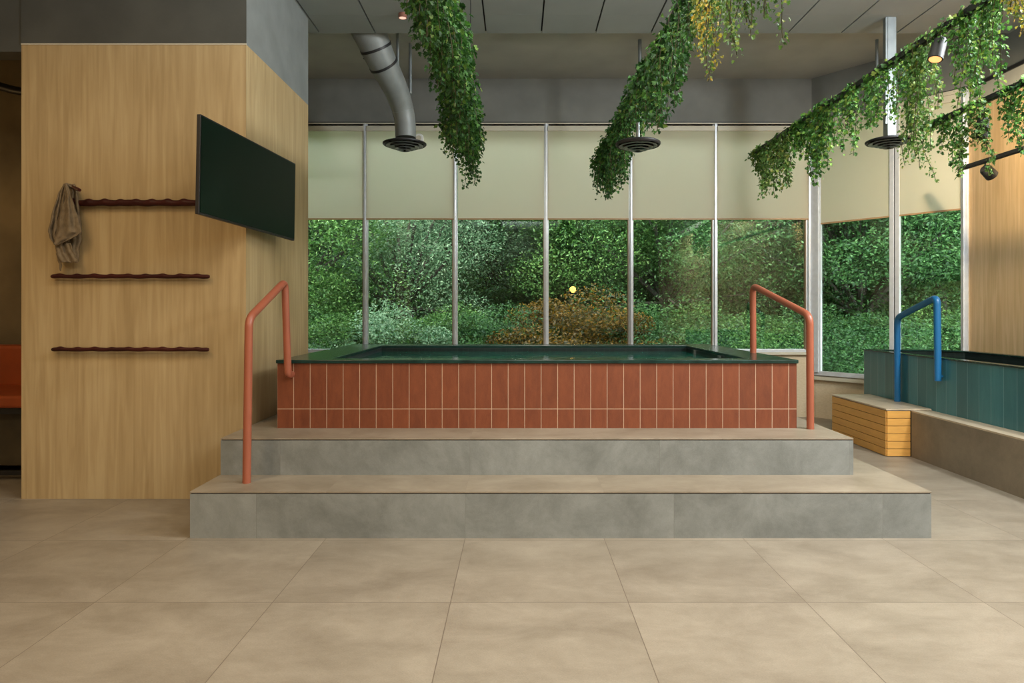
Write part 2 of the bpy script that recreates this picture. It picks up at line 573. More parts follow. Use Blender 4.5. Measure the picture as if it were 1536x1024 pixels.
ud = (Vector((C1[0], C1[1])) - Vector((C0[0], C0[1]))).normalized()
un = Vector((-ud.y, ud.x))      # outward
if un.x < 0:
    un = -un
SL = (Vector(C1) - Vector(C0)).length


def sw(s_, d):
    """plan point on the slanted bay: s_ along it, d outward, in eye heights"""
    p = Vector(C0) + ud * s_ + un * d
    return (p.x * H, p.y * H)


def sw_px(px):
    """distance along the bay of the point seen at column px"""
    k = (px - CX) / F
    return (k * C0[1] - C0[0]) / (ud.x - k * ud.y)


struct(MB().prism([sw(-0.02, 0), sw(SL, 0), sw(SL, 0.22), sw(-0.02, 0.22)], HD * H, ZU * H).build('wall_bay_lintel', M['plaster']))
struct(MB().prism([sw(-0.02, 0.0), sw(SL, 0.0), sw(SL, 0.2), sw(-0.02, 0.2)], 0, 0.40 * H).build('wall_bay_parapet', M['linen']))
struct(MB().box(-2.6 * H, C0[0] * H, (YB - 0.005) * H, (YB + 0.2) * H, 0, 0.615 * H).build('wall_far_parapet', M['linen']))

# right wall: plaster, its birch facing, and the plaster band above
struct(MB().box(C1[0] * H, (C1[0] + 0.2) * H, NEAR * H, C1[1] * H, 0, 2.585 * H).build('wall_right', M['woodpale']))
struct(MB().box(C1[0] * H, (C1[0] + 0.2) * H, NEAR * H, C1[1] * H, 2.585 * H, 2.745 * H).build('wall_right_band', M['pale']))
struct(MB().box(C1[0] * H, (C1[0] + 0.2) * H, NEAR * H, C1[1] * H, 2.745 * H, ZU * H).build('wall_right_top', M['plaster']))
struct(MB().box((C1[0] - 0.012) * H, C1[0] * H, NEAR * H, C1[1] * H, 2.725 * H, 2.75 * H).build('trim_right', M['black']))
struct(MB().box((C1[0] - 0.006) * H, C1[0] * H, NEAR * H, C1[1] * H, 2.577 * H, 2.592 * H).build('trim_right_band', M['galv']))

# left pier: veneered block with grey plaster above, bulkhead over the lounge opening
PX0, PX1, PY0, PY1 = -2.63, -1.439, 3.50, 4.54
PZ = 2.41
struct(MB().box(PX0 * H, PX1 * H, PY0 * H, PY1 * H, 0, PZ * H).build('wall_left_pier', M['wood']))
struct(MB().box(PX0 * H, PX1 * H, PY0 * H, PY1 * H, PZ * H, ZU * H).build('wall_left_pier_top', M['plasterlit']))
struct(MB().box(-5.2 * H, PX0 * H, PY0 * H, (PY0 + 0.12) * H, 2.37 * H, ZU * H).build('wall_left_bulkhead', M['plastershaded']))
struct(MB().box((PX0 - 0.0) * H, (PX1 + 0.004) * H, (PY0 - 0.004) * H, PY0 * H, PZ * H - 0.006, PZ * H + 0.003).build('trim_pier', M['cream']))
struct(MB().box(PX0 * H, (PX1 + 0.003) * H, (PY0 - 0.003) * H, PY0 * H, PZ * H + 0.003, ZU * H).build('wall_pier_face', M['plastershaded']))
# alcove behind the pier
struct(MB().box(-2.6 * H, PX1 * H - 0.3, PY1 * H, PY1 * H + 0.1, 0, ZU * H).build('wall_pier_back', M['wood']))
struct(MB().box(-2.7 * H, -2.6 * H, PY1 * H, 6.5 * H, 0, ZU * H).build('wall_left_return', M['wood']))
# lounge walls
struct(MB().box(-5.2 * H, PX0 * H, 4.62 * H, 4.8 * H, 0, ZU * H).build('wall_lounge', plain('umber_plaster', (0.15, 0.115, 0.06), rough=0.8, var=0.35, scale=1.8)))
struct(MB().box(-5.3 * H, -5.2 * H, NEAR * H, 4.8 * H, 0, ZU * H).build('wall_left', M['wood']))
struct(MB().box(-5.3 * H, 4.2 * H, (NEAR - 0.1) * H, NEAR * H, 0, ZU * H).build('wall_back', M['darkwood']))

# ------------------------------------------------------------------ windows and blinds
edges = [415, 549, 683, 819, 945.5, 1071, 1212]
xs = [(p - CX) / F * YB for p in edges]
xs[0] = -2.55
ZS, ZH = 0.625, 2.735


def mullion(mb_, mb2, x, w_=0.046):
    mb_.box((x - w_ / 2) * H, (x + w_ / 2) * H, (YB - 0.035) * H, (YB + 0.008) * H, ZS * H, ZH * H)
    mb_.box((x - w_ / 5) * H, (x + w_ / 5) * H, (YB - 0.06) * H, (YB - 0.035) * H, ZS * H, ZH * H)
    mb2.box((x - w_ / 2 - 0.004) * H, (x - w_ / 2) * H, (YB - 0.03) * H, (YB + 0.008) * H, ZS * H, ZH * H)  # thin strip carrying the painted warm reflection


ORD = ['far left', 'second', 'third', 'fourth', 'fifth', 'sixth']
for i in range(6):
    x0, x1 = xs[i], xs[i + 1]
    win = bpy.data.objects.new('window_%d' % (i + 1), None)
    C.objects.link(win)
    win.location = ((x0 + x1) / 2 * H, YB * H, ZS * H)
    win['kind'] = 'structure'
    a, b2 = MB(), MB()
    mullion(a, b2, x1 if i < 5 else x1 - 0.01)
    if i == 0:
        mullion(a, b2, x0)
    a.box(x0 * H, x1 * H, (YB - 0.03) * H, (YB + 0.05) * H, ZS * H - 0.025, ZS * H + 0.012)
    a.box(x0 * H, x1 * H, (YB - 0.03) * H, (YB + 0.05) * H, ZH * H - 0.03, ZH * H + 0.012)
    a.build('window_frame', M['alu'], win, bevel=0.003)
    b2.build('reflection_strip', M['reflectwarm'], win)
    MB().box((x0 + 0.02) * H, (x1 - 0.02) * H, (YB + 0.0) * H, (YB + 0.006) * H, ZS * H, ZH * H).build('window_glass', M['glass'], win)

# window sill ledge
struct(MB().box(-2.55 * H, C0[0] * H, (YB - 0.045) * H, YB * H, ZS * H - 0.05, ZS * H - 0.022).build('trim_sill', M['cream']))
# header profile
struct(MB().box(-2.55 * H, (C0[0]) * H, (YB - 0.03) * H, (YB + 0.0) * H, (HD - 0.03) * H, HD * H).box(
    -2.55 * H, (C0[0]) * H, (YB - 0.045) * H, YB * H, (HD - 0.012) * H, HD * H).build('trim_header', M['cream']))
struct(MB().box(-2.55 * H, C0[0] * H, (YB - 0.02) * H, YB * H, HD * H, HD * H + 0.018).build('trim_header_line', M['black']))  # black strip above the cream header

pxb = [(440, 546), (549.5, 681), (687, 816), (821.5, 943), (948, 1072), (1076, 1214)]
nm = ['first from the left, half behind the pier', 'second from the left, behind the round duct', 'third from the left, behind the dense garland',
      'fourth from the left', 'fifth from the left', 'sixth from the left, beside the slanted bay']
for i, (p0, p1) in enumerate(pxb):
    Yb = YB - 0.05
    x0, x1 = (p0 - CX) / F * Yb, (p1 - CX) / F * Yb
    if i == 0:
        x0 = -2.5
    zb = 1 + 137 / F * Yb
    t = thing('roller_blind', 'beige roller blind on the far windows, ' + nm[i], 'blind',
              ((x0 + x1) / 2 * H, Yb * H, zb * H), 'roller blinds on the windows')
    MB().box(x0 * H, x1 * H, Yb * H, Yb * H + 0.0015, zb * H, 2.70 * H).build('fabric', M['blind'], t)
    MB().box(x0 * H, x1 * H, Yb * H - 0.006, Yb * H + 0.008, zb * H - 0.012, zb * H + 0.006).build('bottom_bar', M['reflectwarm'] if False else plain('tan_bar', (0.42, 0.26, 0.13), rough=0.5), t, bevel=0.002)
    MB().box(x0 * H, x1 * H, Yb * H - 0.012, Yb * H + 0.03, 2.665 * H, 2.713 * H).build('cassette', M['cream'], t, bevel=0.004)

# slanted bay: two windows
ZS2 = 0.425


def bay(mb_, s0, s1, d0, d1, z0, z1):
    mb_.prism([sw(s0, d0), sw(s1, d0), sw(s1, d1), sw(s0, d1)], z0 * H, z1 * H)


sA, sB, sM0, sM1, sC, sD = sw_px(1221), sw_px(1233), sw_px(1336), sw_px(1351), sw_px(1443), SL
for i, (s0, s1) in enumerate(((sA, (sM0 + sM1) / 2), ((sM0 + sM1) / 2, sD))):
    win = bpy.data.objects.new('window_%d' % (7 + i), None)
    C.objects.link(win)
    c = sw((s0 + s1) / 2, 0)
    win.location = (c[0], c[1], ZS2 * H)
    win['kind'] = 'structure'
    a = MB()
    if i == 0:
        bay(a, -0.01, sB, -0.03, 0.007, ZS2, ZH)
        bay(a, 0.012, sB - 0.012, -0.05, -0.03, ZS2, ZH)
        bay(a, sM0, (sM0 + sM1) / 2 - 0.004, -0.03, 0.007, ZS2, ZH)
    else:
        bay(a, (sM0 + sM1) / 2 + 0.004, sM1, -0.03, 0.007, ZS2, ZH)
        bay(a, sC, sD + 0.01, -0.03, 0.007, ZS2, ZH)
        bay(a, sC + 0.02, sD - 0.015, -0.05, -0.03, ZS2, ZH)
    bay(a, s0, s1, -0.03, 0.007, ZS2 - 0.028, ZS2 + 0.012)
    bay(a, s0, s1, -0.03, 0.06, ZH - 0.03, ZH + 0.01)
    a.build('window_frame', M['alu'], win, bevel=0.003)
    b2 = MB()
    bay(b2, s0 + 0.02, s1 - 0.02, 0.0, 0.006, ZS2, ZH)
    b2.build('window_glass', M['glass'], win)
a = MB()
bay(a, (sM0 + sM1) / 2 - 0.004, (sM0 + sM1) / 2 + 0.004, -0.02, 0.05, ZS2, ZH)
struct(a.build('trim_bay_gasket', M['black']))
a = MB()
bay(a, -0.01, SL, -0.035, 0.0, 0.355, 0.388)
struct(a.build('trim_bay_sill', M['cream']))
a = MB()
bay(a, -0.01, SL, -0.02, 0.0, HD, HD + 0.014)
struct(a.build('trim_bay_header', M['black']))
a = MB()
bay(a, -0.01, SL, -0.045, 0.0, HD - 0.03, HD)
struct(a.build('trim_bay_profile', M['cream']))
for i, (p0, p1, lab) in enumerate(((1229, 1337, 'left one of the slanted bay, above the blue rail'), (1350.5, 1443, 'right one of the slanted bay, next to the birch wall'))):
    s0, s1 = sw_px(p0), sw_px(p1)
    c = sw((s0 + s1) / 2, -0.02)
    zb = 1.80
    t = thing('roller_blind', 'beige roller blind half lowered, ' + lab, 'blind', (c[0], c[1], zb * H), 'roller blinds on the windows')
    a = MB()
    bay(a, s0, s1, -0.021, -0.0198, zb, 2.70)
    a.build('fabric', M['blind'], t)
    a = MB()
    bay(a, s0, s1, -0.026, -0.014, zb - 0.008, zb + 0.005)
    a.build('bottom_bar', plain('tan_bar', (0.42, 0.26, 0.13), rough=0.5), t)
    a = MB()
    bay(a, s0, s1, -0.035, 0.0, 2.66, 2.713)
    a.build('cassette', M['cream'], t)

# ------------------------------------------------------------------ stepped platform
Z1, Z2 = 0.205, 0.382
t = thing('stepped_platform', 'two-step platform of beige tile, its risers greyed by painted light, under the terracotta pool', 'platform', (0.2 * H, 4.2 * H, 0))
YE = 5.45


def step(x0, x1, y0, z0, z1):
    e = 0.006
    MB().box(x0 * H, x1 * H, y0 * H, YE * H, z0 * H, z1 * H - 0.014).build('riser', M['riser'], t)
    MB().box(x0 * H + 0.004, x1 * H - 0.004, y0 * H + 0.004, YE * H, z1 * H - 0.014, z1 * H - 0.009).build('edge_trim', M['blackgap'], t)
    MB().box(x0 * H - 0.001, x1 * H + 0.001, y0 * H - 0.001, YE * H, z1 * H - 0.009, z1 * H).build('tread', M['tread'], t, bevel=0.0015)


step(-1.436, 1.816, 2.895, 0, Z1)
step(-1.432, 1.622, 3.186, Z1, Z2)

# ------------------------------------------------------------------ terracotta pool
BX0, BX1, BY0, BY1 = -1.257, 1.463, 3.457, 5.05
ZD = 0.740
pool = thing('plunge_pool', 'long raised plunge pool clad in terracotta tiles with dark green stone coping', 'pool', (0.1 * H, 4.2 * H, Z2 * H))
IX0, IX1, IY0, IY1 = -1.0, 1.245, 3.56, 4.86
o_ = [(BX0 * H, BY0 * H), (BX1 * H, BY0 * H), (BX1 * H, BY1 * H), (BX0 * H, BY1 * H)]
i_ = [(IX0 * H - 0.02, IY0 * H - 0.02), (IX1 * H + 0.02, IY0 * H - 0.02), (IX1 * H + 0.02, IY1 * H + 0.02), (IX0 * H - 0.02, IY1 * H + 0.02)]
MB().box(BX0 * H, BX1 * H, BY0 * H, BY0 * H + 0.03, Z2 * H, (ZD - 0.018) * H).build('tile_cladding', M['redtile'], pool)
MB().box(BX0 * H, BX0 * H + 0.03, BY0 * H + 0.03, BY1 * H, Z2 * H, (ZD - 0.018) * H).box(
    BX1 * H - 0.03, BX1 * H, BY0 * H + 0.03, BY1 * H, Z2 * H, (ZD - 0.018) * H).box(
    BX0 * H + 0.03, BX1 * H - 0.03, BY1 * H - 0.03, BY1 * H, Z2 * H, (ZD - 0.018) * H).build('side_cladding', M['redside'], pool)
i2 = [(IX0 * H, IY0 * H), (IX1 * H, IY0 * H), (IX1 * H, IY1 * H), (IX0 * H, IY1 * H)]
oc = [(BX0 * H - 0.006, BY0 * H - 0.014), (BX1 * H + 0.008, BY0 * H - 0.014), (BX1 * H + 0.008, BY1 * H + 0.01), (BX0 * H - 0.006, BY1 * H + 0.01)]
MB().ring(oc, i2, (ZD - 0.018) * H, ZD * H).build('coping', M['stone'], pool, bevel=0.004)
MB().ring(i_, i2, (Z2 + 0.03) * H, (ZD - 0.018) * H).box(i2[0][0], i2[1][0], i2[0][1], i2[2][1], Z2 * H + 0.01, (Z2 + 0.03) * H).build('basin', M['basin'], pool)
MB().box(i2[0][0] - 0.001, i2[1][0] + 0.001, i2[0][1] - 0.001, i2[2][1] + 0.001, (ZD - 0.055) * H, (ZD - 0.045) * H).build('water', M['water'], pool)
# ladder brackets / inlet fitting on the right inner wall
for (yy) in (4.05, 4.62):
    MB().box((IX1 - 0.012) * H, IX1 * H, (yy - 0.02) * H, (yy + 0.02) * H, (ZD - 0.09) * H, (ZD - 0.02) * H).build('inlet_fitting', M['galv'], pool, bevel=0.002)

# ------------------------------------------------------------------ handrails
Lp, Lq = at(370.5, 724, 3.04), None
xl = -1.247 * H
# left rail
p0 = Vector((-1.247 * H, 3.04 * H, Z1 * H))
p1 = Vector((-1.236 * H, 3.04 * H, 0.962 * H))
p2 = Vector((-1.199 * H, 3.405 * H, 1.148 * H))
p3 = Vector((-1.183 * H, 3.405 * H, 0.664 * H))
p4 = Vector((-1.183 * H, 3.46 * H, 0.664 * H))
r = 0.0185 * H
o = MB().tube(bend([p0, p1, p2, p3, p4], 0.055, 8), r, 20).build('handrail', M['coral'], None, smooth=True)
tag(o, 'coral red bent handrail at the left end, long post on the lower tread', 'handrail')
q0 = Vector((1.526 * H, 3.437 * H, Z2 * H))
q1 = Vector((1.523 * H, 3.437 * H, 0.972 * H))
q2 = Vector((1.434 * H, 4.02 * H, 1.150 * H))
q3 = Vector((1.437 * H, 4.02 * H, ZD * H))
o = MB().tube(bend([q0, q1, q2, q3], 0.06, 8), 0.0185 * H, 20).build('handrail', M['coral'], None, smooth=True)
tag(o, 'coral red bent handrail at the right end, one foot on the dark coping', 'handrail')
b0 = Vector((2.798 * H, 4.86 * H, 0.318 * H))
b1 = Vector((2.798 * H, 4.86 * H, 0.945 * H))
b2_ = Vector((2.798 * H, 4.40 * H, 1.088 * H))
b3 = Vector((2.798 * H, 4.39 * H, 0.53 * H))
b4 = Vector((2.832 * H, 4.39 * H, 0.53 * H))
o = MB().tube(bend([b0, b1, b2_, b3], 0.06, 8), 0.0215 * H, 20).tube([(b3.x, b3.y, 0.56 * H), (2.83 * H, b3.y, 0.56 * H)], 0.012, 12).build('handrail', M['blue'], None, smooth=True)
tag(o, 'blue bent handrail fixed to the teal tub beside the yellow slatted step', 'handrail')

# ------------------------------------------------------------------ teal tub, plinth, yellow step
YN = 1.2
ZP = 0.316
pl = [(2.685, YN), (2.685, 4.497), (2.83, 4.497), (2.83, 5.38), (3.40, 5.38), (3.545, 5.19), (3.545, YN)]
pt = thing('tub_plinth', 'long brown stone plinth along the right wall carrying the teal tub', 'plinth', (3.1 * H, 3.2 * H, 0))
MB().prism([(x * H, y * H) for x, y in pl], 0, ZP * H - 0.012).build('plinth_body', M['plinth'], pt)
MB().prism([(x * H, y * H) for x, y in pl], ZP * H - 0.012, ZP * H).build('plinth_top', M['deck'], pt)
tub = thing('plunge_tub', 'long teal tiled plunge tub with a black basin on the stone plinth', 'tub', (3.1 * H, 3.3 * H, ZP * H))
to = [(2.826, YN + 0.1), (2.826, 5.38), (3.38, 5.38), (3.54, 5.18), (3.54, YN + 0.1)]
ti = [(2.87, YN + 0.2), (2.87, 5.30), (3.35, 5.30), (3.49, 5.14), (3.49, YN + 0.2)]
sc = lambda P: [(x * H, y * H) for x, y in P][::-1]
MB().ring(sc(to), sc(ti), ZP * H, 0.672 * H).build('tile_cladding', M['tealtile'], tub)
to2 = [(2.82, YN + 0.09), (2.82, 5.385), (3.38, 5.385), (3.545, 5.18), (3.545, YN + 0.09)]
ti2 = [(2.885, YN + 0.2), (2.885, 5.29), (3.34, 5.29), (3.48, 5.13), (3.48, YN + 0.2)]
MB().ring(sc(to2), sc(ti2), 0.672 * H, 0.682 * H).build('rim', M['stone'], tub, bevel=0.002)
tw = [(2.872, YN + 0.205), (2.872, 5.298), (3.348, 5.298), (3.488, 5.14), (3.488, YN + 0.205)]
MB().ring(sc(ti), sc([(x + (0.004 if x < 3 else -0.004), y - (0.004 if y > 2 else -0.004)) for x, y in ti]), 0.5 * H, 0.671 * H).build('basin_liner', M['basin'], tub)
MB().prism(sc(tw), 0.56 * H, 0.57 * H).build('water', plain('black_water', (0.004, 0.006, 0.006), rough=0.05), tub)

ys = thing('slatted_step', 'low yellow slatted step with a sandstone top beside the teal tub', 'step', (2.67 * H, 4.9 * H, 0))
sx0, sx1, sy0, sy1, sz = 2.518, 2.685, 4.502, 5.28, 0.328
MB().box((sx0 + 0.012) * H, 2.822 * H, (sy0 + 0.012) * H, (sy1 - 0.012) * H, 0, (sz - 0.014) * H).build('core', M['blackgap'], ys)
q = MB()
nb = 6
bh = (sz - 0.016) / nb
for k in range(nb):
    z0, z1 = (k * bh + 0.0035) * H, ((k + 1) * bh) * H
    q.box(sx0 * H, (sx0 + 0.012) * H, (sy0 + 0.010) * H, sy1 * H, z0, z1)
    q.box((sx0 + 0.006) * H, sx1 * H - 0.004, sy0 * H, (sy0 + 0.012) * H, z0, z1)
q.build('slat_cladding', M['yellow'], ys, bevel=0.0015)
MB().box((sx0 - 0.002) * H, 2.824 * H, (sy0 - 0.003) * H, (sy1 + 0.002) * H, (sz - 0.012) * H, sz * H).build('top_slab', M['deck'], ys, bevel=0.002)

# ------------------------------------------------------------------ television
TL, TR, BR_, BL = at(300, 170, 3.0), at(443, 245, 3.9), at(443, 361, 3.9), at(300, 321, 3.0)
cen = (TL + TR + BR_ + BL) / 4
zt_, zb_ = (TL.z + TR.z) / 2, (BL.z + BR_.z) / 2
ux = (Vector((TR.x, TR.y, 0)) - Vector((TL.x, TL.y, 0)))
wd = ux.length
ux.normalize()
# slight fall towards the window end as in the photograph
uxs = ((TR + BR_) / 2 - (TL + BL) / 2).normalized()
nrm = uxs.cross(Vector((0, 0, 1))).normalized()      # faces the room
if nrm.x < 0:
    nrm = -nrm
upv = nrm.cross(uxs)
if upv.z < 0:
    upv = -upv
hh = (zt_ - zb_) / 2
hw = ((TR + BR_) / 2 - (TL + BL) / 2).length / 2
tv = thing('television', 'flat black television on a wall arm, angled out from the oak pier', 'television', cen)
MB().obox(cen - nrm * 0.014, uxs, upv, nrm, hw, hh, 0.012).build('housing', M['black'], tv, bevel=0.003)
MB().obox(cen - nrm * 0.0005, uxs, upv, nrm, hw - 0.009, hh - 0.011, 0.002).build('screen', M['screen'], tv)
armc = cen + uxs * 0.16 - nrm * 0.035
q = MB().obox(armc, uxs, upv, nrm, 0.10, 0.10, 0.01)
q.obox((armc + Vector((PX1 * H - 0.002, armc.y, armc.z))) / 2, Vector((1, 0, 0)), Vector((0, 1, 0)), Vector((0, 0, 1)), abs(armc.x - PX1 * H) / 2, 0.03, 0.03)
q.build('wall_arm', M['black'], tv)

# ------------------------------------------------------------------ wall racks of knobbly red wood
random.seed(4)
WY = PY0 - 0.032


def rack(yrow, px0, px1, lab, fat, lump):
    x0, x1 = (px0 - CX) / F * WY * H, (px1 - CX) / F * WY * H
    z = H - (yrow - CY) / F * WY * H
    root = thing('wall_rack', lab, 'rack', ((x0 + x1) / 2, PY0 * H, z), 'red wood wall racks')
    pts, rs = [], []
    n_ = 90
    for i in range(n_ + 1):
        u = i / n_
        x = x0 + (x1 - x0) * u
        ph = (u * 9.2) % 1.0
        k = math.exp(-((ph - 0.5) / 0.17) ** 2)
        pts.append((x, WY * H, z + k * lump * 0.6 + 0.0012 * math.sin(u * 31)))
        rs.append(fat * (1 + 0.06 * math.sin(u * 47)) + k * lump * 0.5)
    rs[0] = rs[0] * 0.7
    rs[-1] = rs[-1] * 0.75
    MB().tube(pts, rs, 12).build('rod', M['redwood'], root, smooth=True)
    for u in (0.15, 0.85):
        x = x0 + (x1 - x0) * u
        MB().tube([(x, WY * H, z), (x, PY0 * H + 0.002, z)], fat * 0.7, 10).build('bracket', M['redwood'], root)
    return root


rack(304.5, 98, 316, 'thick knobbly red wood wall rack, topmost of three on the oak pier', 0.0205, 0.009)
rack(414.5, 77, 314, 'knobbly red wood wall rack, middle of three on the oak pier', 0.0135, 0.006)
rack(524, 78, 313, 'bamboo-like red wood wall rack, lowest of three on the oak pier', 0.0130, 0.006)
pg = MB().tube([at(104, 279, 3.5), at(108, 280, 3.44), at(116, 283.5, 3.36), at(119.5, 285, 3.345)], [0.009, 0.010, 0.012, 0.010], 12).build('wall_peg', M['redwood'], None, smooth=True)
tag(pg, 'short red wood peg sticking out of the oak pier, holding the towel', 'peg')

# towel: a folded cloth hanging from the peg
tl = thing('linen_towel', 'crumpled taupe linen towel hanging from the peg on the oak pier', 'towel', at(98, 340, 3.42))


def cloth(rows_, depth, folds, seed, thick=0.004, nu=40):
    rnd = random.Random(seed)
    ph = [rnd.random() * 6.28 for _ in range(6)]
    vv = []
    K = 5
    rr = []
    for a_, b__ in zip(rows_[:-1], rows_[1:]):
        for k in range(K):
            t_ = k / K
            rr.append([a_[j] * (1 - t_) + b__[j] * t_ for j in range(4)])
    rr.append(rows_[-1])
    nv = len(rr)
    for j, (py, xa, xb, amp) in enumerate(rr):
        for i in range(nu + 1):
            u = i / nu
            px = xa + (xb - xa) * u
            d = depth + amp * (0.6 * math.sin(folds * u * 6.28 + ph[0] + j * 0.05) + 0.35 * math.sin(folds * 2.3 * u * 6.28 + ph[1] - j * 0.06)
                               + 0.15 * math.sin(j * 0.7 + u * 9 + ph[2])) - 0.6 * amp * math.cos(u * 3.14159 - 1.57)
            d = min(d, 3.488)
            vv.append(at(px + 0.4 * math.sin(j * 0.9 + u * 5), py + 0.5 * math.sin(u * 13 + ph[3]), d))
    ff = []
    for j in range(nv - 1):
        for i in range(nu):
            a_ = j * (nu + 1) + i
            ff.append((a_, a_ + nu + 1, a_ + nu + 2, a_ + 1))
    return vv, ff


def cloth_part(name, rows_, depth, folds, seed):
    v_, f_ = cloth(rows_, depth, folds, seed)
    o = MB().add(v_, f_).build(name, M['linencloth'], tl, smooth=True)
    s_ = o.modifiers.new('solid', 'SOLIDIFY')
    s_.thickness = 0.004
    s_.offset = 0
    return o


cloth_part('back_fold', [(276, 97, 112, .008), (288, 95, 117, .012), (305, 93, 118, .014), (330, 92, 121, .014), (349, 88, 122.5, .014), (362, 86, 122, .012),
                         (375, 86, 118.5, .012), (386, 90, 119, .012), (393, 96, 117, .01)], 3.465, 1.6, 3)
cloth_part('side_fold', [(275.5, 95.5, 99, .006), (290, 88, 97, .014), (310, 81, 95, .02), (330, 76, 92, .022), (347, 72.5, 89, .02), (357, 75, 87, .016),
                         (366, 81, 85, .008)], 3.425, 1.0, 5)
cloth_part('front_flap', [(275, 97, 100, .004), (290, 98, 106, .010), (305, 96, 110, .014), (320, 93, 115, .016), (335, 90, 119, .016), (348, 87, 122.5, .012),
                          (354, 84.5, 115, .010), (360, 82, 103, .008), (367, 81, 88, .004)], 3.40, 0.9, 8)
cloth_part('lower_fold', [(364, 82, 106, .012), (372, 84, 108, .014), (380, 85, 112, .014), (388, 88, 117, .012), (393, 93, 117, .008)], 3.43, 1.3, 12)
cloth_part('tail', [(380, 84, 89, .006), (390, 87, 91.5, .005), (398, 89, 92.5, .004), (406, 90, 92, .002)], 3.44, 0.7, 21)
MB().tube(bend([at(97, 277, 3.40), at(100, 275, 3.40), at(106, 279.5, 3.42), at(110, 281, 3.42)], 0.01), 0.006, 8).build('hanging_loop', M['linencloth'], tl)

# ------------------------------------------------------------------ round air duct, diffusers, ceiling fittings


def diffuser(c, rad, stem_top, lab, grp='round air diffusers'):
    root = thing('air_diffuser', lab, 'diffuser', c, grp)
    a = MB().lathe(c, [(rad * 0.90, 0.014), (rad, 0.006), (rad, -0.004), (rad * 0.96, -0.012), (rad * 0.88, -0.006), (rad * 0.86, 0.008)], 40)
    a.f.append(tuple(range(len(a.v) - 40, len(a.v))))
    a.build('rim', M['black'], root, smooth=True)
    for k in range(4):
        rr = rad * (0.86 - 0.19 * k)
        z = -0.004 - 0.07 * rad * (k + 1)
        MB().lathe(c, [(rr - 0.2 * rad, z + 0.05 * rad), (rr - 0.010, z - 0.004), (rr, z), (rr - 0.19 * rad, z + 0.065 * rad)], 36).build('louvre_ring', M['galvdark'], root, smooth=False)
    g_ = MB()
    for k in range(4):
        an = k * math.pi / 4
        u = Vector((math.cos(an), math.sin(an), 0))
        g_.obox(Vector(c) + Vector((0, 0, -0.006)), u, Vector((-u.y, u.x, 0)), Vector((0, 0, 1)), rad * 0.88, 0.003, 0.006)
    g_.build('spokes', M['black'], root)
    MB().lathe(c, [(0.012, 0.0), (0.012, -0.32 * rad), (0.02, -0.34 * rad), (0.001, -0.37 * rad)], 16).build('hub', M['black'], root, smooth=True)
    if stem_top:
        MB().tube([(c[0], c[1], c[2] + 0.008), (c[0], c[1], stem_top)], 0.012, 12).build('stem', M['galv'], root, smooth=True)
    return root


d1 = at(607, 216, 5.40)
diffuser(d1, 0.1775 * H, None, 'round black air diffuser at the lower end of the grey duct')
duct = thing('air_duct', 'grey round ventilation duct curving down from the ceiling in front of the blinds', 'duct', at(600, 170, 5.2))
path = [(546, 30, 4.90, 26.3), (551, 42, 4.93, 26), (560, 62, 4.98, 24), (570, 86, 5.05, 22.2), (583, 112, 5.15, 20.2), (595, 137, 5.27, 18), (603, 160, 5.36, 16.5),
        (607.5, 182, 5.40, 15.6), (608.5, 207, 5.40, 15.2)]
import itertools
P_ = [at(a_, b__, c_) for a_, b__, c_, _ in path]
R_ = [r_ / F * c_ * H for _, _, c_, r_ in path]


def catmull(P, Rr, n_=5):
    out, ro = [], []
    for i in range(len(P) - 1):
        p0_, p1_, p2_, p3_ = P[max(i - 1, 0)], P[i], P[i + 1], P[min(i + 2, len(P) - 1)]
        for k in range(n_):
            t_ = k / n_
            out.append(0.5 * ((2 * p1_) + (p2_ - p0_) * t_ + (2 * p0_ - 5 * p1_ + 4 * p2_ - p3_) * t_ ** 2 + (3 * p1_ - p0_ - 3 * p2_ + p3_) * t_ ** 3))
            ro.append(Rr[i] * (1 - t_) + Rr[i + 1] * t_)
    out.append(P[-1])
    ro.append(Rr[-1])
    return out, ro


pp, rr_ = catmull(P_, R_)
MB().tube(pp, rr_, 36).build('duct_pipe', M['duct'], duct, smooth=True)
for idx in (12, 17):
    d_ = (pp[idx + 1] - pp[idx - 1]).normalized()
    MB().tube([pp[idx] - d_ * 0.012, pp[idx] + d_ * 0.012], rr_[idx] + 0.006, 36).build('clamp_band', M['black'], duct, smooth=True)
for idx in (31,):
    d_ = (pp[idx + 1] - pp[idx - 1]).normalized()
    MB().tube([pp[idx] - d_ * 0.003, pp[idx] + d_ * 0.003], rr_[idx] + 0.0015, 36).build('seam', M['galv'], duct, smooth=True)
k_ = at(611, 148, 5.33)
MB().obox(k_, (1, 0, 0), (0, 1, 0), (0, 0, 1), 0.03, 0.01, 0.022).build('bracket', M['black'], duct, bevel=0.003)


def rod(px0, px1, ytop, ybot, Y, ztop, lab, mat='galv', sq=False):
    a_ = at((px0 + px1) / 2, ybot, Y)
    rr = (px1 - px0) / 2 / F * Y * H
    if sq:
        m_ = MB().box(a_.x - rr, a_.x + rr, a_.y - rr, a_.y + rr, a_.z, ztop).box(a_.x - rr * 1.5, a_.x - rr, a_.y - rr, a_.y - rr * .4, a_.z + .1, ztop)
    else:
        m_ = MB().tube([(a_.x, a_.y, a_.z), (a_.x, a_.y, ztop)], rr, 14)
    return tag(m_.build('hanger_rod', M[mat], None, smooth=not sq, bevel=0.003 if sq else 0), lab, 'rod', 'steel hanger rods')


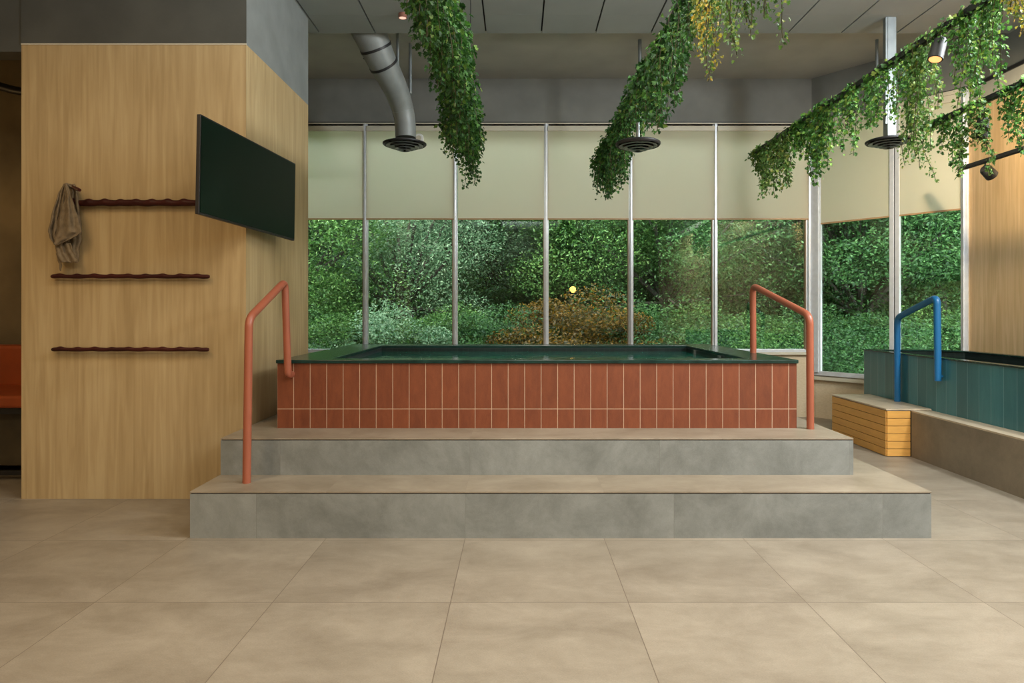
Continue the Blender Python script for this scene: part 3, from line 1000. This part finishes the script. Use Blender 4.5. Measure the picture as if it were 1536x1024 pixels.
rod(613, 618, 65, 141, 5.37, ZU * H, 'short galvanised rod from the ceiling to the clamp of the duct')
rod(594.5, 599, 50, 108, 5.14, ZU * H, 'galvanised rod behind the grey duct, left of the shorter rod')
rod(957, 962.5, 50, 200, 5.30, ZU * H, 'thin galvanised rod dropping behind the second garland')
rod(1313, 1317.5, 50, 120, 5.30, ZU * H, 'thin galvanised rod left of the square steel post')
post = rod(1328, 1341, 28, 205, 4.53, ZT * H, 'square galvanised post dropping to the right-hand air diffuser', sq=True)
d3 = at(1333, 212, 4.53)
diffuser(d3, 0.1465 * H, None, 'round black air diffuser below the square post in front of the slanted bay')
d2 = at(957, 216, 3.30)
diffuser(d2, 0.111 * H, 2.1 * H, 'round black air diffuser below the second garland rail')

# small fittings
c = at(604, 29, 4.45)
c.z = ZT * H
dl = thing('ceiling_downlight', 'small round surface downlight on the ceiling left of the dense garland', 'light', c)
MB().lathe(c, [(0.03, 0.0), (0.036, -0.004), (0.036, -0.038), (0.030, -0.04)], 24).build('housing', plain('copper_ring', (0.35, 0.16, 0.11), rough=0.4, metal=0.5), dl, smooth=True)
a = MB().lathe(c, [(0.031, -0.036), (0.03, -0.038)], 24)
a.f.append(tuple(range(24, 48)))
a.build('lens', M['lampdown'], dl)
c = at(548, 100, 5.6)
c.z = ZU * H
sp = MB().lathe(c, [(0.03, 0.0), (0.03, -0.01), (0.010, -0.014), (0.010, -0.045), (0.025, -0.048), (0.001, -0.054)], 20).build('ceiling_sprinkler', M['black'], None, smooth=True)
tag(sp, 'small dark sprinkler head on the upper ceiling left of the duct', 'sprinkler')
c = at(628, 207, 6.08)
sn = thing('motion_sensor', 'small white round sensor in front of the second blind, beside the duct diffuser', 'sensor', c)
MB().tube([(c.x, (YB - 0.052) * H, c.z), (c.x, c.y + 0.01, c.z), (c.x, c.y, c.z)], [0.05, 0.056, 0.046], 24).build('housing', M['white'], sn, smooth=True)
MB().tube([(c.x, c.y + 0.001, c.z), (c.x, c.y - 0.006, c.z)], 0.03, 20).build('lens', M['cream'], sn, smooth=True)

# ------------------------------------------------------------------ rails, spotlights
ZR = 2.10
RX = {1: -0.283, 2: 0.594, 3: 1.678, 4: 2.47, 5: 3.318}
RZ = {1: ZR, 2: ZR, 3: ZR, 4: ZR, 5: 2.05}


def rail(k, y0, y1, lab, rods=()):
    root = thing('lighting_track', lab, 'track', (RX[k] * H, y0 * H, RZ[k] * H), 'black lighting tracks')
    x, z = RX[k] * H, RZ[k] * H
    MB().box(x - 0.017, x + 0.017, y0 * H, y1 * H, z - 0.005, z + 0.028).box(x - 0.010, x + 0.010, y0 * H, y1 * H, z - 0.012, z - 0.005).build('rail', M['black'], root, bevel=0.002)
    for yy in rods:
        top = ZT if yy < YT else ZU
        MB().tube([(x, yy * H, z + 0.02), (x, yy * H, top * H)], 0.0035, 8).build('suspension_wire', M['black'], root)
    return root


rail(1, 1.2, 4.15, 'black track hidden inside the dense leftmost garland', (1.8, 4.0))
rail(2, 1.2, 4.75, 'black track carrying the second garland from the left', (1.6,))
rail(3, 1.2, 4.70, 'long black track with vine clumps crossing in front of the slanted bay', (1.6,))
rail(4, 1.6, 4.03, 'fourth black track from the left, nearer the birch wall', (2.2,))
rail(5, 1.6, 4.957, 'rightmost black track close to the birch wall, two spotlights on it', (2.2,))


def spot(top, tilt, L, rr, lab, on, stem=0.03):
    root = thing('track_spotlight', lab, 'spotlight', top, 'black spotlights on the tracks')
    d_ = Vector(tilt).normalized()
    piv = Vector(top) + Vector((0, 0, -stem))
    MB().tube([top, piv], 0.008, 10).build('stem', M['black'], root)
    a_ = MB().tube([piv - d_ * 0.01, piv + d_ * L * 0.1, piv + d_ * L], [rr * 0.75, rr, rr * 1.05], 24)
    a_.build('lamp_head', plain('spot_black', (0.018, 0.018, 0.017), rough=0.55), root, smooth=True)
    e_ = piv + d_ * (L + 0.0012)
    MB().tube([piv + d_ * (L - 0.004), e_], rr * 0.85, 20).build('lens', M['lampwarm'] if on else M['black'], root)
    if on:
        lo = light('spot_beam', 'SPOT', e_ + d_ * 0.01, (0, 0, 0), 18, WARM, spot_size=R(70), spot_blend=0.6, shadow_soft_size=0.03)
        lo.rotation_euler = d_.to_track_quat('-Z', 'Y').to_euler()
    return root


spot(Vector((RX[3] * H, 2.62 * H, RZ[3] * H - 0.01)), (-0.32, -0.1, -1), 0.10, 0.033, 'lit black spotlight hanging from the third track near the top right', True)
spot(Vector((RX[5] * H, 4.68 * H, RZ[5] * H - 0.01)), (0.75, 0.25, -0.55), 0.10, 0.05, 'black spotlight below the rightmost track, turned to the birch wall', False, 0.05)
t4 = at(1476, 168, 3.52)
spot(Vector((RX[4] * H, 3.50 * H, RZ[4] * H - 0.01)), (0.1, 0.2, -1), 0.12, 0.036, 'black spotlight hanging among the vines of the fourth track', False, 0.10)

# ------------------------------------------------------------------ hanging vines
LEAF = [(0, 0), (0.36, 0.02), (0.50, 0.34), (0.27, 0.44), (0.36, 0.78), (0.14, 0.74), (0, 1.0)]


def leaves(cs, ds, ns, sz):
    """lobed leaves: centre, pointing direction, normal, size -> vertex and face lists"""
    n_ = len(cs)
    ds = ds / np.linalg.norm(ds, axis=1, keepdims=True)
    sd = np.cross(ds, ns)
    sd /= np.linalg.norm(sd, axis=1, keepdims=True) + 1e-9
    nn = np.cross(sd, ds)
    pts = LEAF + [(-x, y) for x, y in LEAF[1:-1]][::-1]
    V = []
    for (x, y) in pts:
        z = 0.22 * abs(x) - 0.25 * (y - 0.4) ** 2
        V.append(cs + (sd * x + ds * y + nn * z) * sz[:, None])
    V = np.stack(V, 1).reshape(-1, 3)
    f1 = [0, 1, 2, 3, 4, 5, 6]
    f2 = [0, 6, 7, 8, 9, 10, 11]
    F_ = []
    for i in range(n_):
        k = i * 12
        F_.append(tuple(k + j for j in f1))
        F_.append(tuple(k + j for j in f2))
    return V.tolist(), F_


def vine(strands, label, mat, root_at, lsz=0.027, dens=1.0, spread=0.05, seed=0, group='hanging vines on the tracks', name='hanging_vine', step_=0.010):
    """strands = [(x, y, ztop, length)]"""
    rs = np.random.RandomState(seed)
    root = thing(name, label, 'plant', root_at, group)
    fol, stm = MB(), MB()
    cs, ds, ns, sz = [], [], [], []
    run = sorted(strands, key=lambda q: q[1])
    stm.tube([(q[0], q[1] + 0.0005 * i, q[2]) for i, q in enumerate(run)], 0.002, 5, caps=False)
    for (x, y, zt, L) in strands:
        n_ = max(3, int(L / 0.05))
        p = np.array([x, y, zt])
        dr = rs.normal(0, 0.05, 2)
        line = [tuple(p)]
        for i in range(n_):
            dr = dr * 0.7 + rs.normal(0, 0.10, 2)
            p = p + np.array([dr[0] * 0.05, dr[1] * 0.05, -L / n_])
            line.append(tuple(p))
        stm.tube(line, 0.0018, 5, caps=False)
        tot = int(L / step_ * dens * 1.8) + 3
        ar = np.array(line)
        for j in range(tot):
            u = (j + rs.rand()) / tot
            q_ = u * n_
            i0 = min(int(q_), n_ - 1)
            c_ = ar[i0] * (1 - (q_ - i0)) + ar[i0 + 1] * (q_ - i0)
            taper = 1.0 - 0.5 * u ** 3
            an = rs.rand() * 6.283
            rad = spread * taper * rs.rand() ** 0.7
            out = np.array([math.cos(an), math.sin(an), 0])
            cs.append(c_ + out * rad + np.array([0, 0, rs.normal(0, 0.012)]))
            ds.append(out * (0.3 + rs.rand() * 0.8) + np.array([0, 0, -0.9 + rs.normal(0, 0.45)]) + rs.normal(0, 0.25, 3))
            ns.append(out * 0.9 + np.array([0, 0, 0.5]) + rs.normal(0, 0.45, 3))
            sz.append(lsz * (0.55 + 0.7 * rs.rand()) * (1 - 0.25 * u))
    V, F_ = leaves(np.array(cs), np.array(ds), np.array(ns), np.array(sz))
    fol.v, fol.f = V, F_
    fol.build('foliage', mat, root)
    stm.build('stem', M['vinestem'], root)
    return root


def on_rail(k, px):
    return RX[k] * F / (px - CX)


def clump(k, items, label, mat='ivy', seed=0, lsz=0.028, spread=0.045, dens=1.0, per=2):
    """items = [(column on the track, row where the strand ends)]"""
    rs = random.Random(seed)
    st = []
    for (px, by) in items:
        Y = on_rail(k, px)
        zb = 1 - (by - CY) / F * Y
        L = (RZ[k] - zb) * H
        for j in range(per):
            dy = rs.uniform(-0.03, 0.03)
            f = 1.0 if j == 0 else rs.uniform(0.7, 1.0)
            st.append((RX[k] * H + rs.uniform(-0.025, 0.025), Y * H + dy, RZ[k] * H + 0.03, max(0.06, L * f)))
        # short tuft that hides the track
        if rs.random() < 0.3:
            st.append((RX[k] * H + rs.uniform(-0.02, 0.02), Y * H + rs.uniform(-0.04, 0.04), RZ[k] * H + 0.04, 0.08))
    ya = sum(s_[1] for s_ in st) / len(st)
    lsz = min(0.034, max(0.016, 0.0086 * ya / H))
    dens *= 0.028 / lsz
    return vine(st, label, M[mat], (RX[k] * H, ya, RZ[k] * H), lsz=lsz, spread=spread, dens=dens, seed=seed)


# dense leftmost garland
rsx = random.Random(7)
st = []
yy = 1.75
while yy < 4.10:
    for j in range(3):
        x = RX[1] + rsx.uniform(-0.055, 0.055) * (1 if yy < 3.6 else 0.6)
        L = 0.16 + 0.12 * rsx.random() + (0.08 if 3.0 < yy < 3.8 else 0)
        st.append((x * H, (yy + rsx.uniform(-0.03, 0.03)) * H, (RZ[1] + 0.05) * H, L * H))
    yy += 0.042
st += [((RX[1] + dx_) * H, yq * H, RZ[1] * H, L_ * H) for dx_, yq, L_ in ((0.012, 4.07, 0.36), (0.025, 4.03, 0.31), (0.0, 4.09, 0.33), (0.02, 3.98, 0.27), (-0.01, 4.02, 0.24))]
vine(st, 'dense dark green ivy garland hanging left of the image centre, leftmost of all', M['ivydark'], (RX[1] * H, 3 * H, RZ[1] * H), lsz=0.031, spread=0.062, dens=1.15, seed=11, name='ivy_garland')

# second garland
prof = [(1012, 120), (1004, 165), (998, 205), (990, 195), (982, 190), (972, 195), (962, 198), (952, 202), (944, 212), (938, 262), (932, 258), (925, 275), (918, 290), (912, 296),
        (906, 305), (900, 285), (896, 268)]
st = []
for a_, b__ in zip(prof[:-1], prof[1:]):
    Ya, Yb_ = on_rail(2, a_[0]), on_rail(2, b__[0])
    n_ = max(1, int((Yb_ - Ya) / 0.035))
    for i in range(n_):
        t_ = i / n_
        Y = Ya + (Yb_ - Ya) * t_
        by = a_[1] + (b__[1] - a_[1]) * t_
        L = RZ[2] - (1 - (by - CY) / F * Y)
        for j in range(3):
            st.append(((RX[2] + rsx.uniform(-0.03, 0.045)) * H, (Y + rsx.uniform(-0.02, 0.02)) * H, (RZ[2] + (0.03 if j else 0.0)) * H, max(0.05, L * (1 if j == 0 else rsx.uniform(0.4, 0.95)) - 0.03) * H))
vine(st, 'long dark green ivy garland above the round diffuser, second from the left', M['ivydark'], (RX[2] * H, 3.5 * H, RZ[2] * H), lsz=0.030, spread=0.045, dens=0.95, seed=12, name='ivy_garland')

# near strands on the second track, yellowing
clump(2, [(1022, 95), (1028, 85), (1034, 70), (1040, 60)], 'short green vine tuft high on the second track beside the yellowing vines', 'ivydark', 31, spread=0.035, per=3)
clump(2, [(1050, 70), (1056, 90), (1062, 110), (1068, 135), (1074, 100)], 'vine clump with mostly yellow leaves hanging from the second track', 'ivyyellow', 32, spread=0.04, per=2)
clump(2, [(1084, 55), (1092, 60), (1100, 95), (1106, 105)], 'yellow-green vine clump, middle of the three near strands of the second track', 'ivylight', 33, spread=0.035, per=2)
clump(2, [(1122, 40), (1128, 70), (1134, 72), (1142, 30)], 'thin fresh green vine strand at the near end of the second track', 'ivylight', 34, spread=0.03, per=3)

G3 = [([(1131, 240), (1137, 262), (1143, 285), (1148, 302), (1155, 282)], 'vine clump at the window end of the third track', 'ivylight'),
      ([(1163, 285), (1169, 301), (1177, 262), (1186, 284)], 'forked vine clump, second from the window end of the third track', 'ivylight'),
      ([(1194, 240), (1201, 232), (1208, 240), (1215, 262)], 'short vine fringe, third from the window end of the third track', 'ivy'),
      ([(1222, 284), (1229, 275), (1237, 262), (1244, 235), (1252, 222)], 'broad vine clump over the corner mullion on the third track', 'ivy'),
      ([(1259, 165), (1268, 170), (1276, 232), (1281, 236), (1286, 190)], 'narrow long vine strand left of the slanted-bay diffuser', 'ivy'),
      ([(1296, 190), (1304, 200), (1312, 203), (1321, 198), (1330, 190)], 'wide vine clump just above the slanted-bay diffuser', 'ivy'),
      ([(1341, 165), (1350, 190), (1359, 215), (1368, 235)], 'vine clump right of the square post on the third track', 'ivy'),
      ([(1375, 262), (1381, 276), (1386, 250), (1391, 175)], 'longest vine strand hanging beside the slanted-bay diffuser', 'ivylight'),
      ([(1409, 48), (1416, 40), (1423, 45)], 'small leaf tuft on top of the third track by the lit spotlight', 'ivy'),
      ([(1433, 105), (1441, 130), (1449, 150), (1456, 182), (1463, 178), (1470, 135)], 'big vine clump right of the lit spotlight on the third track', 'ivy'),
      ([(1480, 80), (1487, 100), (1493, 128), (1499, 55)], 'open vine strand in the top right, right of the big clump', 'ivy'),
      ([(1514, 15), (1522, 28), (1531, 45), (1540, 62)], 'yellowing vine strand in the top right corner of the third track', 'ivyyellow')]
for i, (it, lab, mt) in enumerate(G3):
    clump(3, it, lab, mt, 50 + i, spread=0.040 if i < 4 else 0.033, per=3 if i < 4 else 2, dens=1.0)

G4 = [([(1389, 190), (1396, 196), (1402, 200)], 'small vine tuft at the window end of the fourth track', 'ivy'),
      ([(1411, 205), (1418, 235), (1425, 258), (1432, 274)], 'tapering vine clump on the fourth track in front of the last blind', 'ivy'),
      ([(1456, 225), (1463, 255), (1469, 274), (1476, 230)], 'vine clump on the fourth track hiding a spotlight', 'ivylight'),
      ([(1510, 190), (1517, 215), (1525, 222), (1533, 236), (1540, 240)], 'vine clump at the right picture edge on the fourth track', 'ivy')]
for i, (it, lab, mt) in enumerate(G4):
    clump(4, it, lab, mt, 80 + i, spread=0.038, per=2, dens=1.0)

# ------------------------------------------------------------------ lounge corner seen at the far left
bn = thing('lounge_bench', 'orange upholstered bench on a dark base in the lounge behind the pier', 'bench', (-3.4 * H, 4.2 * H, 0))
MB().box(-4.9 * H, -2.66 * H, 4.42 * H, 4.56 * H, 0.46 * H, 0.765 * H).build('backrest', M['orange'], bn, bevel=0.03)
MB().box(-4.9 * H, -2.66 * H, 3.86 * H, 4.44 * H, 0.425 * H, 0.50 * H).build('seat_cushion', M['orange'], bn, bevel=0.02)
MB().box(-4.9 * H, -2.66 * H, 3.90 * H, 4.56 * H, 0.385 * H, 0.425 * H).build('seat_frame', M['black'], bn, bevel=0.004)
MB().box(-4.9 * H, -2.66 * H, 4.0 * H, 4.5 * H, 0.06 * H, 0.385 * H).build('base_panel', M['darkwood'], bn)
MB().box(-4.9 * H, -2.66 * H, 3.88 * H, 3.905 * H, 0.03 * H, 0.055 * H).build('foot_rail', M['black'], bn)
pd = MB().tube(bend([(-4.6 * H, 4.3 * H, 2.62 * H), (-3.5 * H, 4.3 * H, 2.50 * H), (-3.3 * H, 4.35 * H, 2.44 * H), (-2.64 * H, 4.4 * H, 2.40 * H)], 0.2), 0.033, 14).build('ceiling_pipe', M['black'], None, smooth=True)
tag(pd, 'black pipe running under the lounge ceiling at the far left', 'pipe')

# lamp behind the viewer, mirrored in the window glass
lp = thing('pendant_lamp', 'warm globe pendant lamp behind the viewer, mirrored in the window', 'lamp', (1.26 * H, -2.6 * H, 1.47 * H))
MB().lathe((1.26 * H, -2.6 * H, 1.47 * H), [(0.001, -0.09)] + [(0.09 * math.cos(R(a_)), 0.09 * math.sin(R(a_))) for a_ in range(-75, 90, 15)], 20).build('globe', M['lampglow'], lp, smooth=True)
MB().tube([(1.26 * H, -2.6 * H, 1.47 * H + 0.08), (1.26 * H, -2.6 * H, ZT * H)], 0.004, 8).build('cord', M['black'], lp)

# ------------------------------------------------------------------ outside
struct(MB().box(-45, 50, 6.7 * H, 60, -1.2, -0.9).build('ground_outside', M['grass']))


def crown_mesh(seed, rx, ry, rz, blobs, per, lsz, flat=0.75, blob_r=(0.45, 0.9)):
    rs = np.random.RandomState(seed)
    cs = []
    cen_ = []
    for i in range(blobs):
        v_ = rs.normal(0, 1, 3)
        v_ /= np.linalg.norm(v_)
        q_ = v_ * rs.uniform(0.45, 1.0) * np.array([rx, ry, rz])
        r_ = rs.uniform(*blob_r)
        cen_.append((q_, r_))
        d_ = rs.normal(0, 1, (per, 3))
        d_ /= np.linalg.norm(d_, axis=1, keepdims=True)
        rad = r_ * rs.uniform(0.55, 1.05, (per, 1))
        cs.append(q_ + d_ * rad * np.array([1.15, 1.15, flat]))
    cs = np.concatenate(cs)
    n_ = len(cs)
    d_ = rs.normal(0, 1, (n_, 3)) * np.array([1, 1, 0.6]) + np.array([0, 0, -0.35])
    d_ /= np.linalg.norm(d_, axis=1, keepdims=True)
    nn = rs.normal(0, 0.7, (n_, 3)) + np.array([0, 0, 0.9])
    sd = np.cross(d_, nn)
    sd /= np.linalg.norm(sd, axis=1, keepdims=True) + 1e-9
    s_ = lsz * rs.uniform(0.6, 1.3, (n_, 1))
    V = np.stack([cs - d_ * s_, cs + sd * s_ * 0.42, cs + d_ * s_, cs - sd * s_ * 0.42], 1).reshape(-1, 3)
    me = bpy.data.meshes.new('crown')
    me.vertices.add(n_ * 4)
    me.vertices.foreach_set('co', V.ravel())
    me.loops.add(n_ * 4)
    me.loops.foreach_set('vertex_index', np.arange(n_ * 4))
    me.polygons.add(n_)
    me.polygons.foreach_set('loop_start', np.arange(0, n_ * 4, 4))
    me.update()
    me.validate()
    return me, cen_


def trunk_mesh(cen_, base, seed, r0=0.13):
    rs = random.Random(seed)
    mb_ = MB()
    fork = Vector((rs.uniform(-.15, .15), rs.uniform(-.15, .15), base * 0.45))
    mb_.tube([(0, 0, base - 0.1), fork * 0.5 + Vector((0.05, 0, base * 0.5)), fork], [r0 * 1.25, r0, r0 * 0.85], 9)
    for (q_, r_) in cen_[::2]:
        q_ = Vector([float(x) for x in q_])
        mid = fork.lerp(q_, 0.5) + Vector((rs.uniform(-.25, .25), rs.uniform(-.25, .25), rs.uniform(-0.1, .25)))
        mb_.tube([fork, fork.lerp(mid, .55), mid, q_], [r0 * 0.38, r0 * .30, r0 * 0.2, 0.008], 6, caps=False)
    me = bpy.data.meshes.new('trunk')
    me.from_pydata(mb_.v, [], mb_.f)
    me.materials.append(M['bark'])
    return me


hv, hf = [], []
rsh = np.random.RandomState(3)
nx_, ny_ = 140, 60
for j in range(ny_):
    for i in range(nx_):
        x = -40 + 100 * i / (nx_ - 1)
        y = 26 + 18 * j / (ny_ - 1)
        hv.append((x + rsh.uniform(-.3, .3), y, -1.0 + 9.0 * (j / (ny_ - 1)) ** 0.8 + rsh.uniform(-0.35, 0.35)))
for j in range(ny_ - 1):
    for i in range(nx_ - 1):
        a_ = j * nx_ + i
        hf.append((a_, a_ + 1, a_ + nx_ + 1, a_ + nx_))
struct(MB().add(hv, hf).build('ground_hillside', M['grass']))


# (crown mesh, trunk mesh) per kind; the crown centre is the local origin
KIND = {}
for key, seed, dims, blobs, per, lsz, base in (('tall', 1, (2.3, 2.0, 3.0), 70, 420, 0.075, -5.2), ('round', 2, (2.2, 2.0, 2.3), 62, 420, 0.070, -3.6),
                                               ('airy', 3, (2.4, 2.0, 2.6), 52, 380, 0.065, -4.2), ('shrub', 4, (1.25, 1.1, 0.95), 34, 380, 0.055, -1.1)):
    KIND[key] = [crown_mesh(seed, *dims, blobs, int(per * 3.4), lsz * 0.47, blob_r=(0.25, 0.5) if key == 'shrub' else (0.45, 0.95))]
    KIND[key].append(trunk_mesh(KIND[key][0][1], base, seed, 0.06 if key == 'shrub' else 0.13))
    KIND[key].append(base)
CM = {}


def plant(kind, mat, x, y, z, rot, s, label, name, cat, grp):
    (me, cen_), tm, base = KIND[kind]
    if (kind, mat) not in CM:
        m_ = me.copy()
        m_.materials.clear()
        m_.materials.append(M[mat])
        CM[(kind, mat)] = m_
    root = thing(name, label, cat, (x, y, z), grp)
    root.rotation_euler = (0, 0, rot)
    root.scale = (s, s, s)
    for nme, d_ in (('crown', CM[(kind, mat)]), ('trunk', tm)):
        o_2 = bpy.data.objects.new(nme, d_)
        C.objects.link(o_2)
        o_2.parent = root
        o_2.location = (0, 0, -base)
    return root


G = -0.95
pane = ['first', 'second', 'third', 'fourth', 'fifth', 'sixth']
TREES = [
    # kind, colour, column, depth (m), scale, label
    ('round', 'treemid', 430, 12.0, 0.95, 'mid green round tree just outside the far left pane'),
    ('airy', 'treepale', 600, 12.6, 0.95, 'pale bushy tree outside the second pane'),
    ('tall', 'treepale', 735, 14.0, 0.90, 'pale silvery tree outside the third pane'),
    ('round', 'treemid', 870, 13.6, 1.00, 'fresh green tree outside the fourth pane, above the golden shrub'),
    ('airy', 'treedark', 1005, 12.4, 1.00, 'dark green tree with visible forked branches outside the fifth pane'),
    ('airy', 'treemid', 1130, 13.0, 1.00, 'green tree with open branches outside the sixth pane'),
    ('round', 'treedark', 1275, 12.2, 1.05, 'dark green tree outside the left pane of the slanted bay'),
    ('tall', 'treemid', 1420, 12.8, 1.0, 'leafy tree outside the right pane of the slanted bay'),
    ('tall', 'treedark', 500, 17.0, 1.1, 'dark tall tree standing behind the tree of the far left pane'),
    ('tall', 'treepale', 660, 18.0, 1.1, 'pale tall tree rising behind the mullion left of the third pane'),
    ('round', 'treemid', 800, 18.0, 1.25, 'broad green tree behind the mullion between third and fourth pane'),
    ('tall', 'treedark', 940, 17.5, 1.1, 'dark tall tree behind the mullion right of the golden shrub'),
    ('tall', 'treemid', 1075, 18.0, 1.1, 'tall green tree behind the mullion between fifth and sixth pane'),
    ('round', 'treepale', 1200, 17.0, 1.25, 'pale broad tree behind the corner mullion'),
    ('tall', 'treedark', 1345, 17.5, 1.15, 'dark tall tree behind the middle mullion of the slanted bay'),
    ('round', 'treedark', 1490, 17.0, 1.25, 'dark tree behind the right end of the slanted bay'),
    ('round', 'treedark', 350, 17.0, 1.2, 'dark tree hidden behind the oak pier'),
    ('tall', 'treemid', 1610, 11.5, 1.05, 'leafy tree outside, just past the right end of the slanted bay'),  # this tree and the next two are added to dim the slanted blinds
    ('tall', 'treedark', 1810, 10.5, 1.1, 'unseen dark tree added to shade the slanted bay, far to its right'),
    ('tall', 'treedark', 2150, 8.5, 1.0, 'unseen dark tree added to shade the slanted bay, beyond the birch wall'),
]
for i in range(11):
    TREES.append((('tall', 'round')[i % 2], ('treedark', 'treemid', 'treedark')[i % 3], 380 + 118 * i, 24.0 + (i % 3), 1.5,
                  'tall backdrop tree of the rearmost row, number %s from the left' % ['one', 'two', 'three', 'four', 'five', 'six', 'seven', 'eight', 'nine', 'ten', 'eleven'][i]))
random.seed(9)
for i, (k, mt, px, Y, s, lab) in enumerate(TREES):
    plant(k, mt, (px - CX) / F * Y, Y, G, random.random() * 6.28, s, lab, 'tree', 'tree', 'trees outside the windows')
SH = [(420, 10.2, 'treedark', 'at the far left pane'), (500, 10.8, 'treemid', 'low in the far left pane by the first mullion'), (585, 10.3, 'treepale', 'low in the second pane'),
      (665, 11.0, 'treemid', 'low beside the mullion right of the second pane'), (745, 10.6, 'treedark', 'low in the third pane'), (865, 10.4, 'treegold', 'golden autumn one low in the fourth pane'),
      (925, 11.4, 'treedark', 'low at the right of the fourth pane'), (1005, 10.8, 'treedark', 'low in the fifth pane'), (1085, 10.6, 'treemid', 'low at the left of the sixth pane'),
      (1165, 11.0, 'treedark', 'low in the sixth pane behind the coral rail'), (1260, 10.4, 'treedark', 'low in the left pane of the slanted bay'), (1345, 11.0, 'treemid', 'low behind the middle of the slanted bay'),
      (1440, 10.6, 'treedark', 'low in the right pane of the slanted bay')]
SH += [(455 + 107 * i, 14.6 + 0.4 * (i % 2), ('treedark', 'treemid')[i % 2], 'rear row, ' + w_ + ' from the left') for i, w_ in enumerate(
    ['first', 'second', 'third', 'fourth', 'fifth', 'sixth', 'seventh', 'eighth', 'ninth', 'tenth'])]
for i, (px, Y, mt, lab) in enumerate(SH):
    s = (1.0 if Y < 14 else 1.5) if mt != 'treegold' else 1.12
    plant('shrub', mt, (px - CX) / F * Y, Y, G + 0.2, random.random() * 6.28, s, 'leafy shrub outside the windows, ' + lab, 'shrub', 'shrub', 'shrubs outside the windows')
